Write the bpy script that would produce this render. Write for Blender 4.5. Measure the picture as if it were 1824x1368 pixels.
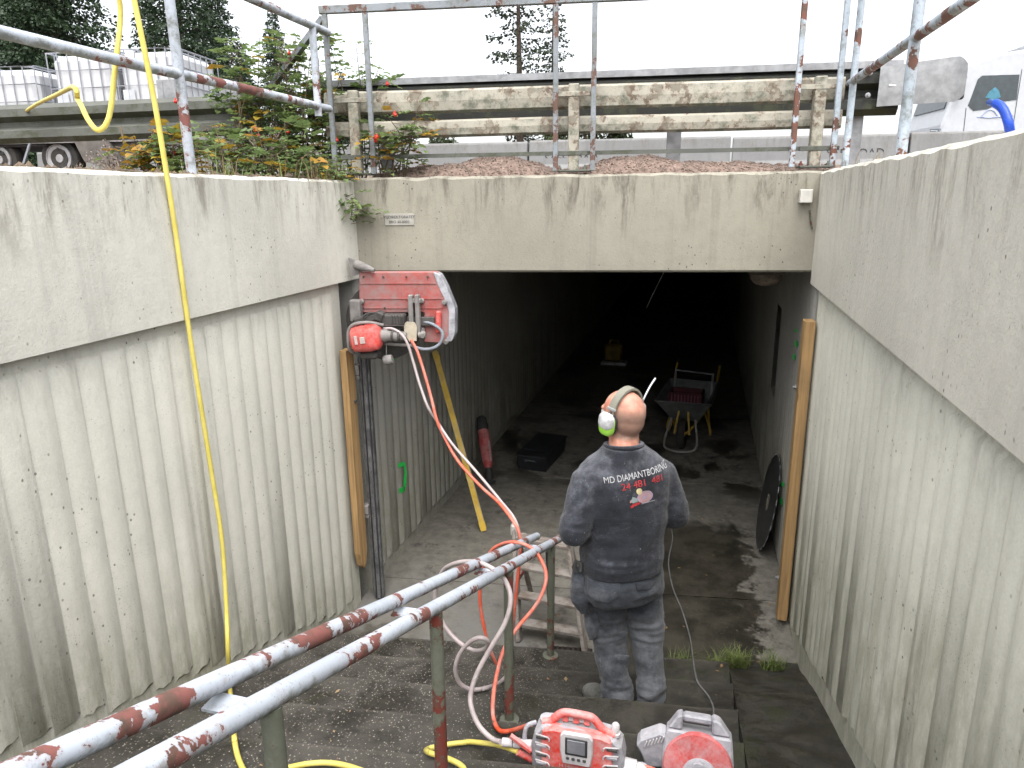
import bpy, bmesh, math, random
from mathutils import Vector, Matrix, noise
from mathutils.bvhtree import BVHTree
for o in list(bpy.data.objects):
    bpy.data.objects.remove(o)
SC = bpy.context.scene
COL = SC.collection
V = Vector
R = math.radians

# ---------------------------------------------------------------- camera
CAMZ = 3.0                      # eye height above the tunnel floor (metres)
FPX, CX, CY = 1267.0, 912.0, 684.0
def _basis():
    t = V((1257.0 - CX, 348.0 - CY, FPX)).normalized()
    n = t.cross(V((1, -0.0122, 0))).normalized()
    if n.y < 0: n = -n
    z = -n
    return t.cross(z), t, z
_X, _Y, _Z = _basis()
def ray(px, py):
    r = V((px - CX, py - CY, FPX))
    return V((r.dot(_X), r.dot(_Y), r.dot(_Z)))
# the portal, its railing and the road run askew to the tunnel: Y = PB + PK * X
PK, PB = 0.14, 4.65 + 0.14 * 2.39
def at(px, py, X=None, Y=None, Z=None, off=None):
    """Survey helper: where the sight line through a photo point meets a known plane of the site."""
    r = ray(px, py)
    if X is not None: s = X / r.x
    elif Y is not None: s = Y / r.y
    elif Z is not None: s = (Z - CAMZ) / r.z
    else: s = (PB + off) / (r.y - PK * r.x)
    return V((0, 0, CAMZ)) + r * s
cam = bpy.data.objects.new('camera', bpy.data.cameras.new('camera'))
COL.objects.link(cam)
def _w(c): c = V(c); return V((c.dot(_X), c.dot(_Y), c.dot(_Z)))
_r, _u, _b = _w((1, 0, 0)), _w((0, -1, 0)), _w((0, 0, -1))
cam.matrix_world = Matrix(((_r.x, _u.x, _b.x, 0), (_r.y, _u.y, _b.y, 0), (_r.z, _u.z, _b.z, CAMZ), (0, 0, 0, 1)))
cam.data.sensor_width = 36.0
cam.data.lens = FPX / 1824.0 * 36.0
cam.data.clip_start = 0.05
cam.data.clip_end = 3000.0
SC.camera = cam

# ---------------------------------------------------------------- overcast daylight
SUN_EL, SUN_ROT = R(64), R(164)
world = bpy.data.worlds.new('World'); SC.world = world; world.use_nodes = True
_n, _l = world.node_tree.nodes, world.node_tree.links
_n.clear()
_sky = _n.new('ShaderNodeTexSky'); _sky.sky_type = 'NISHITA'; _sky.sun_disc = False
_sky.sun_elevation = SUN_EL; _sky.sun_rotation = SUN_ROT; _sky.dust_density = 4.0; _sky.air_density = 1.0
_hs = _n.new('ShaderNodeHueSaturation'); _hs.inputs['Saturation'].default_value = 0.22
_bg = _n.new('ShaderNodeBackground'); _bg.inputs['Strength'].default_value = 0.15
_ow = _n.new('ShaderNodeOutputWorld')
_l.new(_sky.outputs[0], _hs.inputs['Color']); _l.new(_hs.outputs[0], _bg.inputs['Color']); _l.new(_bg.outputs[0], _ow.inputs[0])
sun = bpy.data.objects.new('sun', bpy.data.lights.new('sun', 'SUN'))
COL.objects.link(sun)
sun.data.energy = 1.0; sun.data.angle = R(80); sun.data.color = (1.0, 0.97, 0.93)
_sd = V((math.sin(SUN_ROT) * math.cos(SUN_EL), math.cos(SUN_ROT) * math.cos(SUN_EL), math.sin(SUN_EL)))
sun.rotation_euler = (-_sd).to_track_quat('-Z', 'Y').to_euler()
sun.location = (0, 0, 30)
SC.view_settings.view_transform = 'Standard'; SC.view_settings.look = 'None'
SC.view_settings.gamma = 1.0; SC.view_settings.use_curve_mapping = False
SC.view_settings.exposure = 1.58
SC.cycles.use_adaptive_sampling = True; SC.cycles.adaptive_threshold = .03
SC.cycles.max_bounces = 6; SC.cycles.diffuse_bounces = 6; SC.cycles.glossy_bounces = 2; SC.cycles.transparent_max_bounces = 6

# ---------------------------------------------------------------- mesh helpers
WL = {}
def rotz(a): return Matrix.Rotation(a, 3, 'Z')
def frame(d, up=(0, 0, 1)):
    d = V(d).normalized(); u = V(up)
    if abs(d.dot(u)) > 0.98 * u.length: u = V((0, 1, 0))
    s = d.cross(u).normalized(); u = s.cross(d).normalized()
    return d, s, u
class MB:
    def __init__(s): s.v = []; s.f = []; s.sm = []
    def add(s, vs, fs, smooth=False):
        b = len(s.v); s.v += [tuple(p) for p in vs]
        for f in fs: s.f.append(tuple(i + b for i in f)); s.sm.append(smooth)
        return s
    def box(s, c, size, rot=None, bev=0.0):
        c = V(c); hx, hy, hz = [k / 2 for k in size]; rot = rot or Matrix.Identity(3)
        vs, idx = [], {}
        if bev <= 0:
            for sx in (-1, 1):
                for sy in (-1, 1):
                    for sz in (-1, 1):
                        idx[sx, sy, sz] = len(vs); vs.append(c + rot @ V((sx * hx, sy * hy, sz * hz)))
            g = lambda *k: idx[k]
            fs = [(g(-1,-1,-1), g(-1,-1,1), g(-1,1,1), g(-1,1,-1)), (g(1,-1,-1), g(1,1,-1), g(1,1,1), g(1,-1,1)),
                  (g(-1,-1,-1), g(1,-1,-1), g(1,-1,1), g(-1,-1,1)), (g(-1,1,-1), g(-1,1,1), g(1,1,1), g(1,1,-1)),
                  (g(-1,-1,-1), g(-1,1,-1), g(1,1,-1), g(1,-1,-1)), (g(-1,-1,1), g(1,-1,1), g(1,1,1), g(-1,1,1))]
            return s.add(vs, fs)
        b = min(bev, hx * .95, hy * .95, hz * .95)
        for sx in (-1, 1):
            for sy in (-1, 1):
                for sz in (-1, 1):
                    for a in range(3):
                        p = [sx * (hx - b), sy * (hy - b), sz * (hz - b)]
                        p[a] = (sx * hx, sy * hy, sz * hz)[a]
                        idx[sx, sy, sz, a] = len(vs); vs.append(c + rot @ V(p))
        fs = []
        for a in range(3):
            o1, o2 = [k for k in range(3) if k != a]
            for sg in (-1, 1):
                q = []
                for s1, s2 in ((-1,-1), (1,-1), (1,1), (-1,1)):
                    k = [0, 0, 0]; k[a] = sg; k[o1] = s1; k[o2] = s2; q.append(idx[k[0], k[1], k[2], a])
                fs.append(q)
            for s1 in (-1, 1):
                for s2 in (-1, 1):
                    k = [0, 0, 0]; k[o1] = s1; k[o2] = s2; k[a] = -1; m = tuple(k); k[a] = 1; p = tuple(k)
                    fs.append((idx[m + (o1,)], idx[p + (o1,)], idx[p + (o2,)], idx[m + (o2,)]))
        for sx in (-1, 1):
            for sy in (-1, 1):
                for sz in (-1, 1): fs.append([idx[sx, sy, sz, a] for a in range(3)])
        return s.add(vs, fs)
    def bar(s, p, q, w, h, up=(0, 0, 1), bev=0.0):
        p, q = V(p), V(q); d, sd, u = frame(q - p, up)
        rot = Matrix((sd, d, u)).transposed()
        return s.box((p + q) / 2, (w, (q - p).length, h), rot, bev)
    def tube(s, pts, r, n=10, caps=True, smooth=True, closed=False, sx=1.0):
        pts = [V(p) for p in pts]; m = len(pts)
        rs = r if isinstance(r, (list, tuple)) else [r] * m
        vs, fs = [], []
        d0 = (pts[1] - pts[0]).normalized(); _, sd, _u = frame(d0)
        for i, p in enumerate(pts):
            if closed: d = (pts[(i + 1) % m] - pts[i - 1]).normalized()
            elif i == 0: d = d0
            elif i == m - 1: d = (pts[-1] - pts[-2]).normalized()
            else: d = ((pts[i + 1] - p).normalized() + (p - pts[i - 1]).normalized()).normalized()
            if d.length < 1e-6: d = d0
            sd = (sd - d * sd.dot(d)).normalized(); u = sd.cross(d)
            for k in range(n):
                a = 2 * math.pi * k / n
                vs.append(p + (sd * math.cos(a) * sx + u * math.sin(a)) * rs[i])
        for i in range(m if closed else m - 1):
            j = (i + 1) % m
            for k in range(n): fs.append((i * n + k, i * n + (k + 1) % n, j * n + (k + 1) % n, j * n + k))
        s.add(vs, fs, smooth)
        if caps and not closed:
            b = len(s.v) - len(vs)
            s.f.append(tuple(b + k for k in range(n))); s.sm.append(False)
            s.f.append(tuple(b + (m - 1) * n + k for k in range(n))); s.sm.append(False)
        return s
    def lathe(s, prof, n=24, c=(0, 0, 0), axis=(0, 0, 1), smooth=True, up=(0, 1, 0)):
        d, sd, u = frame(axis, up); c = V(c); vs, fs = [], []
        m = len(prof)
        for r, z in prof:
            for k in range(n):
                a = 2 * math.pi * k / n
                vs.append(c + d * z + (sd * math.cos(a) + u * math.sin(a)) * max(r, 1e-5))
        for i in range(m - 1):
            for k in range(n): fs.append((i * n + k, i * n + (k + 1) % n, (i + 1) * n + (k + 1) % n, (i + 1) * n + k))
        s.add(vs, fs, smooth)
        b = len(s.v) - len(vs)
        for e in (0, m - 1):
            if prof[e][0] > 1e-4: s.f.append(tuple(b + e * n + k for k in range(n))); s.sm.append(False)
        return s
    def ball(s, c, rad, rot=None, nu=16, nv=10):
        c = V(c); rot = rot or Matrix.Identity(3)
        if not isinstance(rad, (tuple, list)): rad = (rad,) * 3
        vs, fs = [], []
        for i in range(1, nv):
            t = math.pi * i / nv
            for k in range(nu):
                a = 2 * math.pi * k / nu
                vs.append(c + rot @ V((rad[0] * math.sin(t) * math.cos(a), rad[1] * math.sin(t) * math.sin(a), rad[2] * math.cos(t))))
        vs.append(c + rot @ V((0, 0, rad[2]))); vs.append(c + rot @ V((0, 0, -rad[2])))
        N = len(vs)
        for i in range(nv - 2):
            for k in range(nu): fs.append((i * nu + k, (i + 1) * nu + k, (i + 1) * nu + (k + 1) % nu, i * nu + (k + 1) % nu))
        for k in range(nu):
            fs.append((N - 2, k, (k + 1) % nu)); fs.append((N - 1, (nv - 2) * nu + (k + 1) % nu, (nv - 2) * nu + k))
        return s.add(vs, fs, True)
    def prism(s, poly, ext, smooth=False):
        poly = [V(p) for p in poly]; e = V(ext); n = len(poly)
        fs = [tuple(range(n)), tuple(range(2 * n - 1, n - 1, -1))]
        s.add(poly + [p + e for p in poly], fs, False)
        b = len(s.v) - 2 * n
        for k in range(n):
            s.f.append((b + k, b + (k + 1) % n, b + n + (k + 1) % n, b + n + k)); s.sm.append(smooth)
        return s
    def quad(s, *p): return s.add(p, [tuple(range(len(p)))])
    def build(s, name, m, parent=None, recalc=True, sharp=40, bevel=0.0):
        me = bpy.data.meshes.new(name)
        root = WL.get(parent.name, V((0, 0, 0))) if parent else None
        if parent is None:
            xs = [p[0] for p in s.v]; ys = [p[1] for p in s.v]; zs = [p[2] for p in s.v]
            root = V(((min(xs) + max(xs)) / 2, (min(ys) + max(ys)) / 2, min(zs)))
        me.from_pydata([(p[0] - root.x, p[1] - root.y, p[2] - root.z) for p in s.v], [], s.f)
        me.polygons.foreach_set('use_smooth', s.sm)
        if recalc or bevel:
            bm = bmesh.new(); bm.from_mesh(me)
            if recalc: bmesh.ops.recalc_face_normals(bm, faces=bm.faces)
            if bevel:
                es = [e for e in bm.edges if len(e.link_faces) == 2 and e.calc_face_angle(0) > 0.6]
                bmesh.ops.bevel(bm, geom=es, offset=bevel, segments=1, affect='EDGES', clamp_overlap=True)
            bm.to_mesh(me); bm.free()
        if any(s.sm): me.set_sharp_from_angle(angle=R(sharp))
        me.materials.append(m)
        o = bpy.data.objects.new(name, me); COL.objects.link(o)
        if parent: o.parent = parent
        else: o.location = root
        WL[o.name] = root
        return o
def tag(o, label=None, cat=None, group=None, kind=None):
    if label: o['label'] = label
    if cat: o['category'] = cat
    if group: o['group'] = group
    if kind: o['kind'] = kind
    return o
def thing(name, loc, label, cat, group=None):
    o = bpy.data.objects.new(name, None); COL.objects.link(o)
    o.location = loc; o.empty_display_size = 0.2; WL[o.name] = V(loc)
    return tag(o, label, cat, group)
def struct(name, loc=(0, 0, 0)):
    o = bpy.data.objects.new(name, None); COL.objects.link(o); o.location = loc; WL[o.name] = V(loc)
    o['kind'] = 'structure'; return o
def copy_tree(o, parent=None):
    c = o.copy(); COL.objects.link(c); c.parent = parent
    WL[c.name] = WL.get(o.name, V((0, 0, 0)))
    for ch in list(o.children): copy_tree(ch, c)
    return c
def spline(pts, n=8):
    """Catmull-Rom through the points."""
    P = [V(p) for p in pts]; P = [P[0] * 2 - P[1]] + P + [P[-1] * 2 - P[-2]]; out = []
    for i in range(1, len(P) - 2):
        a, b, c, d = P[i - 1], P[i], P[i + 1], P[i + 2]
        for k in range(n):
            t = k / n
            out.append(0.5 * ((2 * b) + (c - a) * t + (2 * a - 5 * b + 4 * c - d) * t * t + (3 * b - a - 3 * c + d) * t ** 3))
    out.append(P[-2]); return out

# ---------------------------------------------------------------- procedural materials
class Mat:
    def __init__(s, name, rough=0.7, metal=0.0, spec=0.4):
        s.m = bpy.data.materials.new(name); s.m.use_nodes = True
        s.t = s.m.node_tree; s.b = s.t.nodes['Principled BSDF']
        s.b.inputs['Roughness'].default_value = rough; s.b.inputs['Metallic'].default_value = metal
        s.b.inputs['Specular IOR Level'].default_value = spec
    def n(s, t): return s.t.nodes.new(t)
    def l(s, a, b):
        if hasattr(a, 'links'): s.t.links.new(a, b)
        elif isinstance(a, (tuple, list)): b.default_value = tuple(a) + ((1.0,) if len(a) == 3 and len(b.default_value) == 4 else ())
        else: b.default_value = a
    def pos(s): return s.n('ShaderNodeNewGeometry').outputs['Position']
    def obj(s): return s.n('ShaderNodeTexCoord').outputs['Object']
    def xyz(s, v):
        q = s.n('ShaderNodeSeparateXYZ'); s.l(v, q.inputs[0]); return q.outputs
    def map(s, v, sc=(1, 1, 1), loc=(0, 0, 0), rot=(0, 0, 0)):
        q = s.n('ShaderNodeMapping'); s.l(v, q.inputs[0]); q.inputs['Scale'].default_value = sc
        q.inputs['Location'].default_value = loc; q.inputs['Rotation'].default_value = rot; return q.outputs[0]
    def noise(s, v, sc, det=4, ro=0.6, dist=0.0):
        det = min(det, 4)
        q = s.n('ShaderNodeTexNoise'); s.l(v, q.inputs['Vector']); q.inputs['Scale'].default_value = sc
        q.inputs['Detail'].default_value = det; q.inputs['Roughness'].default_value = ro; q.inputs['Distortion'].default_value = dist
        return q.outputs['Fac']
    def vor(s, v, sc, out='Distance'):
        q = s.n('ShaderNodeTexVoronoi'); s.l(v, q.inputs['Vector']); q.inputs['Scale'].default_value = sc; return q.outputs[out]
    def ss(s, f, a, b):
        """smooth step from a to b"""
        q = s.n('ShaderNodeMapRange'); q.interpolation_type = 'SMOOTHSTEP'; s.l(f, q.inputs['Value'])
        if a <= b: q.inputs['From Min'].default_value = a; q.inputs['From Max'].default_value = b
        else:
            q.inputs['From Min'].default_value = b; q.inputs['From Max'].default_value = a
            q.inputs['To Min'].default_value = 1.0; q.inputs['To Max'].default_value = 0.0
        return q.outputs[0]
    def math(s, op, a, b=0.0):
        q = s.n('ShaderNodeMath'); q.operation = op; s.l(a, q.inputs[0]); s.l(b, q.inputs[1]); return q.outputs[0]
    def mul(s, a, b): return s.math('MULTIPLY', a, b)
    def mx(s, f, a, b, mode='MIX'):
        q = s.n('ShaderNodeMix'); q.data_type = 'RGBA'; q.blend_type = mode
        s.l(f, q.inputs[0]); s.l(a, q.inputs[6]); s.l(b, q.inputs[7]); return q.outputs[2]
    def col(s, c): s.l(c, s.b.inputs['Base Color']); return s
    def rough(s, r): s.l(r, s.b.inputs['Roughness']); return s
    def metal(s, r): s.l(r, s.b.inputs['Metallic']); return s
    def bump(s, h, strength=0.3, dist=0.01):
        q = s.n('ShaderNodeBump'); q.inputs['Strength'].default_value = strength; q.inputs['Distance'].default_value = dist
        s.l(h, q.inputs['Height']); s.t.links.new(q.outputs[0], s.b.inputs['Normal']); return s

def m_concrete(name, base, streak=0.6, top=3.13, moss=0.0, mosstop=None, dark=0.35, pits=1.0, slope=0.0, tint=(0.30, 0.26, 0.20)):
    m = Mat(name, 0.85, spec=0.25); p = m.pos()
    x, y, z = m.xyz(p)
    big = m.noise(p, 0.9, 5, 0.6); fine = m.noise(p, 14, 6, 0.7); grain = m.noise(p, 120, 3, 0.7)
    c = m.mx(m.ss(big, .3, .75), tuple(k * .86 for k in base), tuple(k * 1.1 for k in base))
    c = m.mx(m.mul(m.ss(fine, .35, .75), .35), c, tuple(k * .72 for k in base))
    c = m.mx(m.mul(m.ss(grain, .35, .7), .22), c, tuple(min(1, k * 1.25) for k in base))
    # dirt washed down from the top edge: streaks with their own shapes
    st = m.noise(m.map(p, (5.5, 5.5, 1.1)), 1.6, 7, 0.72, 0.6)
    st2 = m.noise(m.map(p, (16, 16, 3.5)), 1.6, 6, 0.75)
    hz = m.math('SUBTRACT', top, z)
    fade = m.ss(m.math('ADD', hz, m.mul(m.noise(m.map(p, (2.2, 2.2, .5)), 1.5, 4), -0.75)), 0.02, -0.36)
    msk = m.mul(m.mul(m.ss(st, .42, .68), m.ss(st2, .3, .6)), fade)
    c = m.mx(m.mul(msk, streak), c, tuple(k * dark for k in tint))
    lng = m.mul(m.ss(m.noise(m.map(p, (7, 7, 0.12), (3, 7, 1)), 1.3, 5, .6), .5, .72), streak * .45)
    c = m.mx(lng, c, tuple(k * .62 for k in base))
    if moss:
        q = m.math('ADD', z, m.mul(y, slope)) if slope else z
        g = m.ss(m.math('ADD', q, m.mul(m.noise(m.map(p, (7, 7, .8)), 1.4, 5, .7), -1.2)), mosstop - .25, mosstop - 1.05)
        g = m.mul(g, m.ss(m.noise(m.map(p, (3, 3, .8)), 5, 5, .75), .25, .65))
        c = m.mx(m.mul(g, moss), c, (0.12, 0.125, 0.05))
    # small pits and specks
    pv = m.vor(m.map(p, (1, 1, .75)), 26); ps = m.ss(m.noise(p, 1.7, 4, .7), .45, .62)
    pit = m.mul(m.ss(pv, .15, .09), ps)
    pv2 = m.vor(p, 75); pit2 = m.mul(m.ss(pv2, .2, .1), m.ss(m.noise(p, 2.6, 4, .7), .45, .62))
    c = m.mx(m.mul(pit, .75 * pits), c, (0.07, 0.065, 0.055)); c = m.mx(m.mul(pit2, .55 * pits), c, (0.10, 0.09, 0.075))
    m.col(c)
    m.bump(m.noise(p, 45, 3, .75), .35, .006); return m.m
def m_paint(name, paint, under=(0.20, 0.075, 0.064), amount=.5, scale=7.0, grime=.5, rough=.45, under2=(0.10, 0.06, 0.045)):
    """old paint that has flaked off down to primer and rust"""
    m = Mat(name, rough, spec=.4); p = m.pos()
    a = m.noise(p, scale, 6, .62, .25); b = m.noise(p, scale * 7, 4, .7)
    f = m.math('ADD', m.math('ADD', a, m.mul(m.math('SUBTRACT', m.noise(p, 1.9, 3), .5), .30)), m.mul(m.math('SUBTRACT', b, .5), .24))
    t = .72 - .3 * amount
    flk = m.ss(f, t, t + .012)
    halo = m.ss(f, t - .06, t)
    sp = m.mul(m.ss(m.vor(p, 55), .12, .06), m.ss(m.noise(p, 9, 3), .45, .6))
    c = m.mx(m.ss(m.noise(p, 3, 4), .3, .7), tuple(k * .82 for k in paint), tuple(min(1, k * 1.06) for k in paint))
    nz = m.xyz(m.n('ShaderNodeNewGeometry').outputs['Normal'])[2]
    gr = m.mul(m.ss(m.math('ADD', m.noise(p, 10, 6, .75), m.mul(nz, -.20)), .44, .70), grime)
    c = m.mx(gr, c, (0.10, 0.105, 0.075))
    c = m.mx(m.mul(m.ss(m.noise(p, 55, 4, .8), .52, .70), grime * .6), c, (0.17, 0.17, 0.15))
    tiny = m.mul(m.ss(m.vor(p, 150), .2, .1), m.ss(m.noise(p, 14, 3), .42, .6)); c = m.mx(m.mul(tiny, .8), c, (0.09, 0.06, 0.05))
    c = m.mx(m.mul(halo, .45), c, (paint[0] * .72, paint[1] * .55, paint[2] * .48))
    u = m.mx(m.ss(m.noise(p, 22, 4), .4, .65), under, under2)
    c = m.mx(m.math('MAXIMUM', flk, sp), c, u)
    m.col(c); m.rough(m.math('ADD', m.mul(flk, .3), rough))
    m.bump(m.math('SUBTRACT', m.mul(b, .25), flk), .5, .002); return m.m
def m_plain(name, c, rough=.6, metal=0, var=.25, sc=8, dust=0.0, dustc=(.45, .44, .42), bump=.15, spec=.4, obj=False, up=0.0, dsc=5.0, bsc=60):
    m = Mat(name, rough, metal, spec); p = m.obj() if obj else m.pos()
    a = m.noise(p, sc, 5, .65)
    k = m.mx(m.ss(a, .3, .7), tuple(q * (1 - var) for q in c), tuple(min(1, q * (1 + var)) for q in c))
    if dust:
        d = m.noise(p, dsc, 6, .7, .4); d2 = m.noise(p, dsc * 9, 4, .7)
        f = m.math('ADD', d, m.mul(m.math('SUBTRACT', d2, .5), .5))
        if up: f = m.math('ADD', f, m.mul(m.xyz(m.n('ShaderNodeNewGeometry').outputs['Normal'])[2], up))
        f = m.mul(m.ss(f, .27, .78), dust)
        k = m.mx(f, k, dustc); m.rough(m.math('ADD', m.mul(f, .4), rough))
    m.col(k)
    if bump: m.bump(m.noise(p, bsc, 4, .7), bump, .004)
    return m.m
def m_wood(name, c, axis='z', dust=0.0):
    m = Mat(name, .75, spec=.3); p = m.pos()
    sc = {'z': (30, 30, 1.2), 'x': (1.2, 30, 30), 'y': (30, 1.2, 30)}[axis]
    g = m.noise(m.map(p, sc), 1.5, 5, .6, .4)
    k = m.mx(m.ss(g, .3, .7), tuple(q * .7 for q in c), tuple(q * 1.15 for q in c))
    k = m.mx(m.mul(m.ss(m.vor(m.map(p, (1, 1, .35)), 6), .10, .04), .8), k, tuple(q * .3 for q in c))
    if dust: k = m.mx(m.mul(m.ss(m.noise(p, 9, 5, .7), .35, .6), dust), k, (.36, .35, .33))
    k = m.mx(m.mul(m.ss(m.noise(p, 2.5, 4, .6), .5, .75), .45), k, (.12, .09, .06))
    m.col(k); m.bump(g, .25, .003); return m.m
rnd = random.Random(7)
# ================================================================ setting
M_BAND = m_concrete('concrete_band', (0.56, 0.545, 0.485), streak=.75, top=3.13, dark=.5)
M_BANDR = m_concrete('concrete_band_weathered', (0.56, 0.535, 0.47), streak=.6, top=3.1, dark=.5, moss=.0)
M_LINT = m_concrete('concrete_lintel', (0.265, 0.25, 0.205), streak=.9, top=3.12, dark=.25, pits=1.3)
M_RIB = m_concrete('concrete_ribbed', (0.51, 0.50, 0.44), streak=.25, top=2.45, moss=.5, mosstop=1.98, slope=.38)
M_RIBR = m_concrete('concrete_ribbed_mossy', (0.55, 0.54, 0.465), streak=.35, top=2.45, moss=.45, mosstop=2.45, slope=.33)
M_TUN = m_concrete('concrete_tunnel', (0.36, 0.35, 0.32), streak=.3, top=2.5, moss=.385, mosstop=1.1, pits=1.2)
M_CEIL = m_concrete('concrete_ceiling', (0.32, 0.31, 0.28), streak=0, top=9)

def m_floor():
    m = Mat('floor_concrete_damp', .8, spec=.4); p = m.pos(); x, y, z = m.xyz(p)
    n1 = m.noise(p, 1.6, 6, .65, .3); n2 = m.noise(p, 9, 6, .7); n3 = m.noise(p, 60, 3, .7)
    dry = m.mx(m.ss(n2, .3, .7), (.115, .108, .092), (.185, .174, .150))
    dry = m.mx(m.mul(m.ss(m.noise(p, 4.2, 6, .75), .55, .68), .75), dry, (.055, .05, .042))
    # wet area right of the stairs' foot with a dry strip along the wall, and puddles further in
    wob = m.mul(m.math('SUBTRACT', n1, .5), 1.6)
    a = m.ss(m.math('ADD', y, wob), 6.5, 6.25)
    b = m.ss(m.math('ADD', x, m.mul(m.math('SUBTRACT', m.noise(p, 5, 6, .7), .5), .9)), .57, .48)
    c = m.ss(m.math('ADD', x, m.mul(wob, .5)), -.62, -.4)
    wet = m.mul(m.mul(a, b), c)
    far = m.mul(m.ss(n1, .52, .57), m.ss(y, 6.6, 7.6))
    foot = m.mul(m.ss(m.math('ADD', y, m.mul(wob, .5)), 4.18, 4.0), b)
    wet = m.math('MAXIMUM', m.math('MAXIMUM', wet, far), foot)
    wetc = m.mx(m.ss(m.noise(p, 3.5, 4, .7), .35, .65), (.020, .0185, .014), (.052, .047, .036))
    base = m.mx(wet, dry, wetc)
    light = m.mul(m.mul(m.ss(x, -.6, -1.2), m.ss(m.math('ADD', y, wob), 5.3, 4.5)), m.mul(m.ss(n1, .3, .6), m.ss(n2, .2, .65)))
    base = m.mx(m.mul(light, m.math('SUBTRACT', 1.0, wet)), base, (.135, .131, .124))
    base = m.mx(m.mul(m.ss(m.vor(p, 42), .10, .05), .5), base, (.35, .33, .30))
    m.col(base); m.rough(m.math('SUBTRACT', .85, m.mul(wet, .42)))
    m.bump(m.math('ADD', m.mul(n2, .6), m.mul(n3, .3)), .25, .006); return m.m
M_FLOOR = m_floor()
def m_step():
    m = Mat('step_aggregate', .75, spec=.4); p = m.pos(); x, y, z = m.xyz(p)
    n2 = m.noise(p, 3.2, 6, .7, .3)
    c = m.mx(m.ss(n2, .35, .65), (.020, .018, .015), (.060, .055, .047))
    sp = m.vor(p, 95, 'Color'); d = m.vor(p, 95)
    pick = m.ss(m.xyz(sp)[0], .55, .75)
    vis = m.mul(m.mul(m.ss(d, .42, .28), pick), m.ss(x, .1, -.9))
    c = m.mx(m.mul(vis, .95), c, m.mx(m.xyz(sp)[1], (.09, .08, .065), (.27, .25, .215)))
    w = m.mul(m.mul(m.ss(m.vor(p, 30), .075, .04), m.ss(x, 0, -.7)), .9)
    c = m.mx(w, c, (.6, .58, .52))
    c = m.mx(m.mul(m.ss(m.noise(p, 2.2, 5, .7), .52, .72), .55), c, (.028, .03, .012))
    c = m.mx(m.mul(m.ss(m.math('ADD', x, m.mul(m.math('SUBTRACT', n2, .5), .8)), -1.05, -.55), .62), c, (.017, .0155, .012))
    rt_ = m.ss(x, -.7, -.1)
    c = m.mx(m.mul(m.mul(m.ss(m.noise(p, 7, 4, .75), .45, .66), .75), rt_), c, (.052, .047, .037))
    c = m.mx(m.mul(m.mul(m.ss(m.noise(p, 3.1, 4, .75), .5, .68), .6), rt_), c, (.030, .036, .012))
    # shade and dirt painted into each tread's inner corner, worn paler edge at the nosing
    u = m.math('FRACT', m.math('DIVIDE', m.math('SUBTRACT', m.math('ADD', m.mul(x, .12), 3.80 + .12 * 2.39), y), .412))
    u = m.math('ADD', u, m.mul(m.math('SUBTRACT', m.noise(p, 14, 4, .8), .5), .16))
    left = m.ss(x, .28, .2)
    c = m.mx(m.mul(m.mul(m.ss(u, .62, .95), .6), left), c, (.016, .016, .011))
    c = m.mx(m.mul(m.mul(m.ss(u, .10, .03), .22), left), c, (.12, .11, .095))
    m.col(c); m.rough(m.math('SUBTRACT', .8, m.mul(m.ss(n2, .6, .4), .35)))
    m.bump(m.math('ADD', m.mul(d, -.6), m.mul(m.noise(p, 200, 3), .4)), .45, .004); return m.m
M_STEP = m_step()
M_SOIL = m_plain('soil', (.115, .085, .06), .95, var=.5, sc=5, bump=.6, bsc=25)
M_ASPH = m_plain('asphalt', (.05, .05, .052), .9, var=.2, sc=20, bump=.4)
M_LINE = m_plain('road_paint', (.75, .75, .72), .6, var=.1)

# ---- ground with a hole for the sunken approach
HX0, HX1, HO = -2.70, 1.05, 0.27
def ground_z(x, off):
    t = min(1, max(0, (off - .7) / 4.5)); t = t * t * (3 - 2 * t)
    z = 3.06 + .30 * t
    if -7 < x < 4 and -4 < off < 3: z += .05 * noise.noise(V((x * 1.7, off * 1.7, 3))) + .02 * noise.noise(V((x * 6, off * 6, 1)))
    return z
gx = [-1500, -400, -120, -60, -35, -22, -15, -11, -9] + [-8 + .25 * i for i in range(21)] + [HX0, HX1] + [1.3 + .3 * i for i in range(10)] + [5, 7, 10, 16, 25, 40, 70, 140, 400, 1500]
go = [-300, -60, -25, -12, -7, -5] + [-4 + .3 * i for i in range(14)] + [HO, .45, .7, 1, 1.5, 2, 2.5, 3, 4, 5, 7, 9, 13, 20, 40, 100, 400, 1500]
g = MB(); gi = {}
for i, x in enumerate(gx):
    for j, o_ in enumerate(go):
        gi[i, j] = len(g.v); g.v.append((x, PB + PK * max(-200, min(200, x)) + o_, ground_z(x, o_)))
for i in range(len(gx) - 1):
    for j in range(len(go) - 1):
        if gx[i] >= HX0 - 1e-6 and gx[i + 1] <= HX1 + 1e-6 and go[j + 1] <= HO + 1e-6: continue
        g.f.append((gi[i, j], gi[i + 1, j], gi[i + 1, j + 1], gi[i, j + 1])); g.sm.append(True)
tag(g.build('ground', M_SOIL), kind='structure')
def strip(name, o0, o1, z, mat_, x0=-180, x1=180, parent=None):
    q = MB(); q.quad((x0, PB + PK * x0 + o0, z), (x1, PB + PK * x1 + o0, z), (x1, PB + PK * x1 + o1, z), (x0, PB + PK * x0 + o1, z))
    return q.build(name, mat_, parent)
road = tag(strip('road', 8.0, 26.0, 3.368, M_ASPH), kind='structure')
for o0 in (11.0, 14.6, 18.2): strip('lane_line', o0, o0 + .12, 3.372, M_LINE, parent=road)

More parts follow.
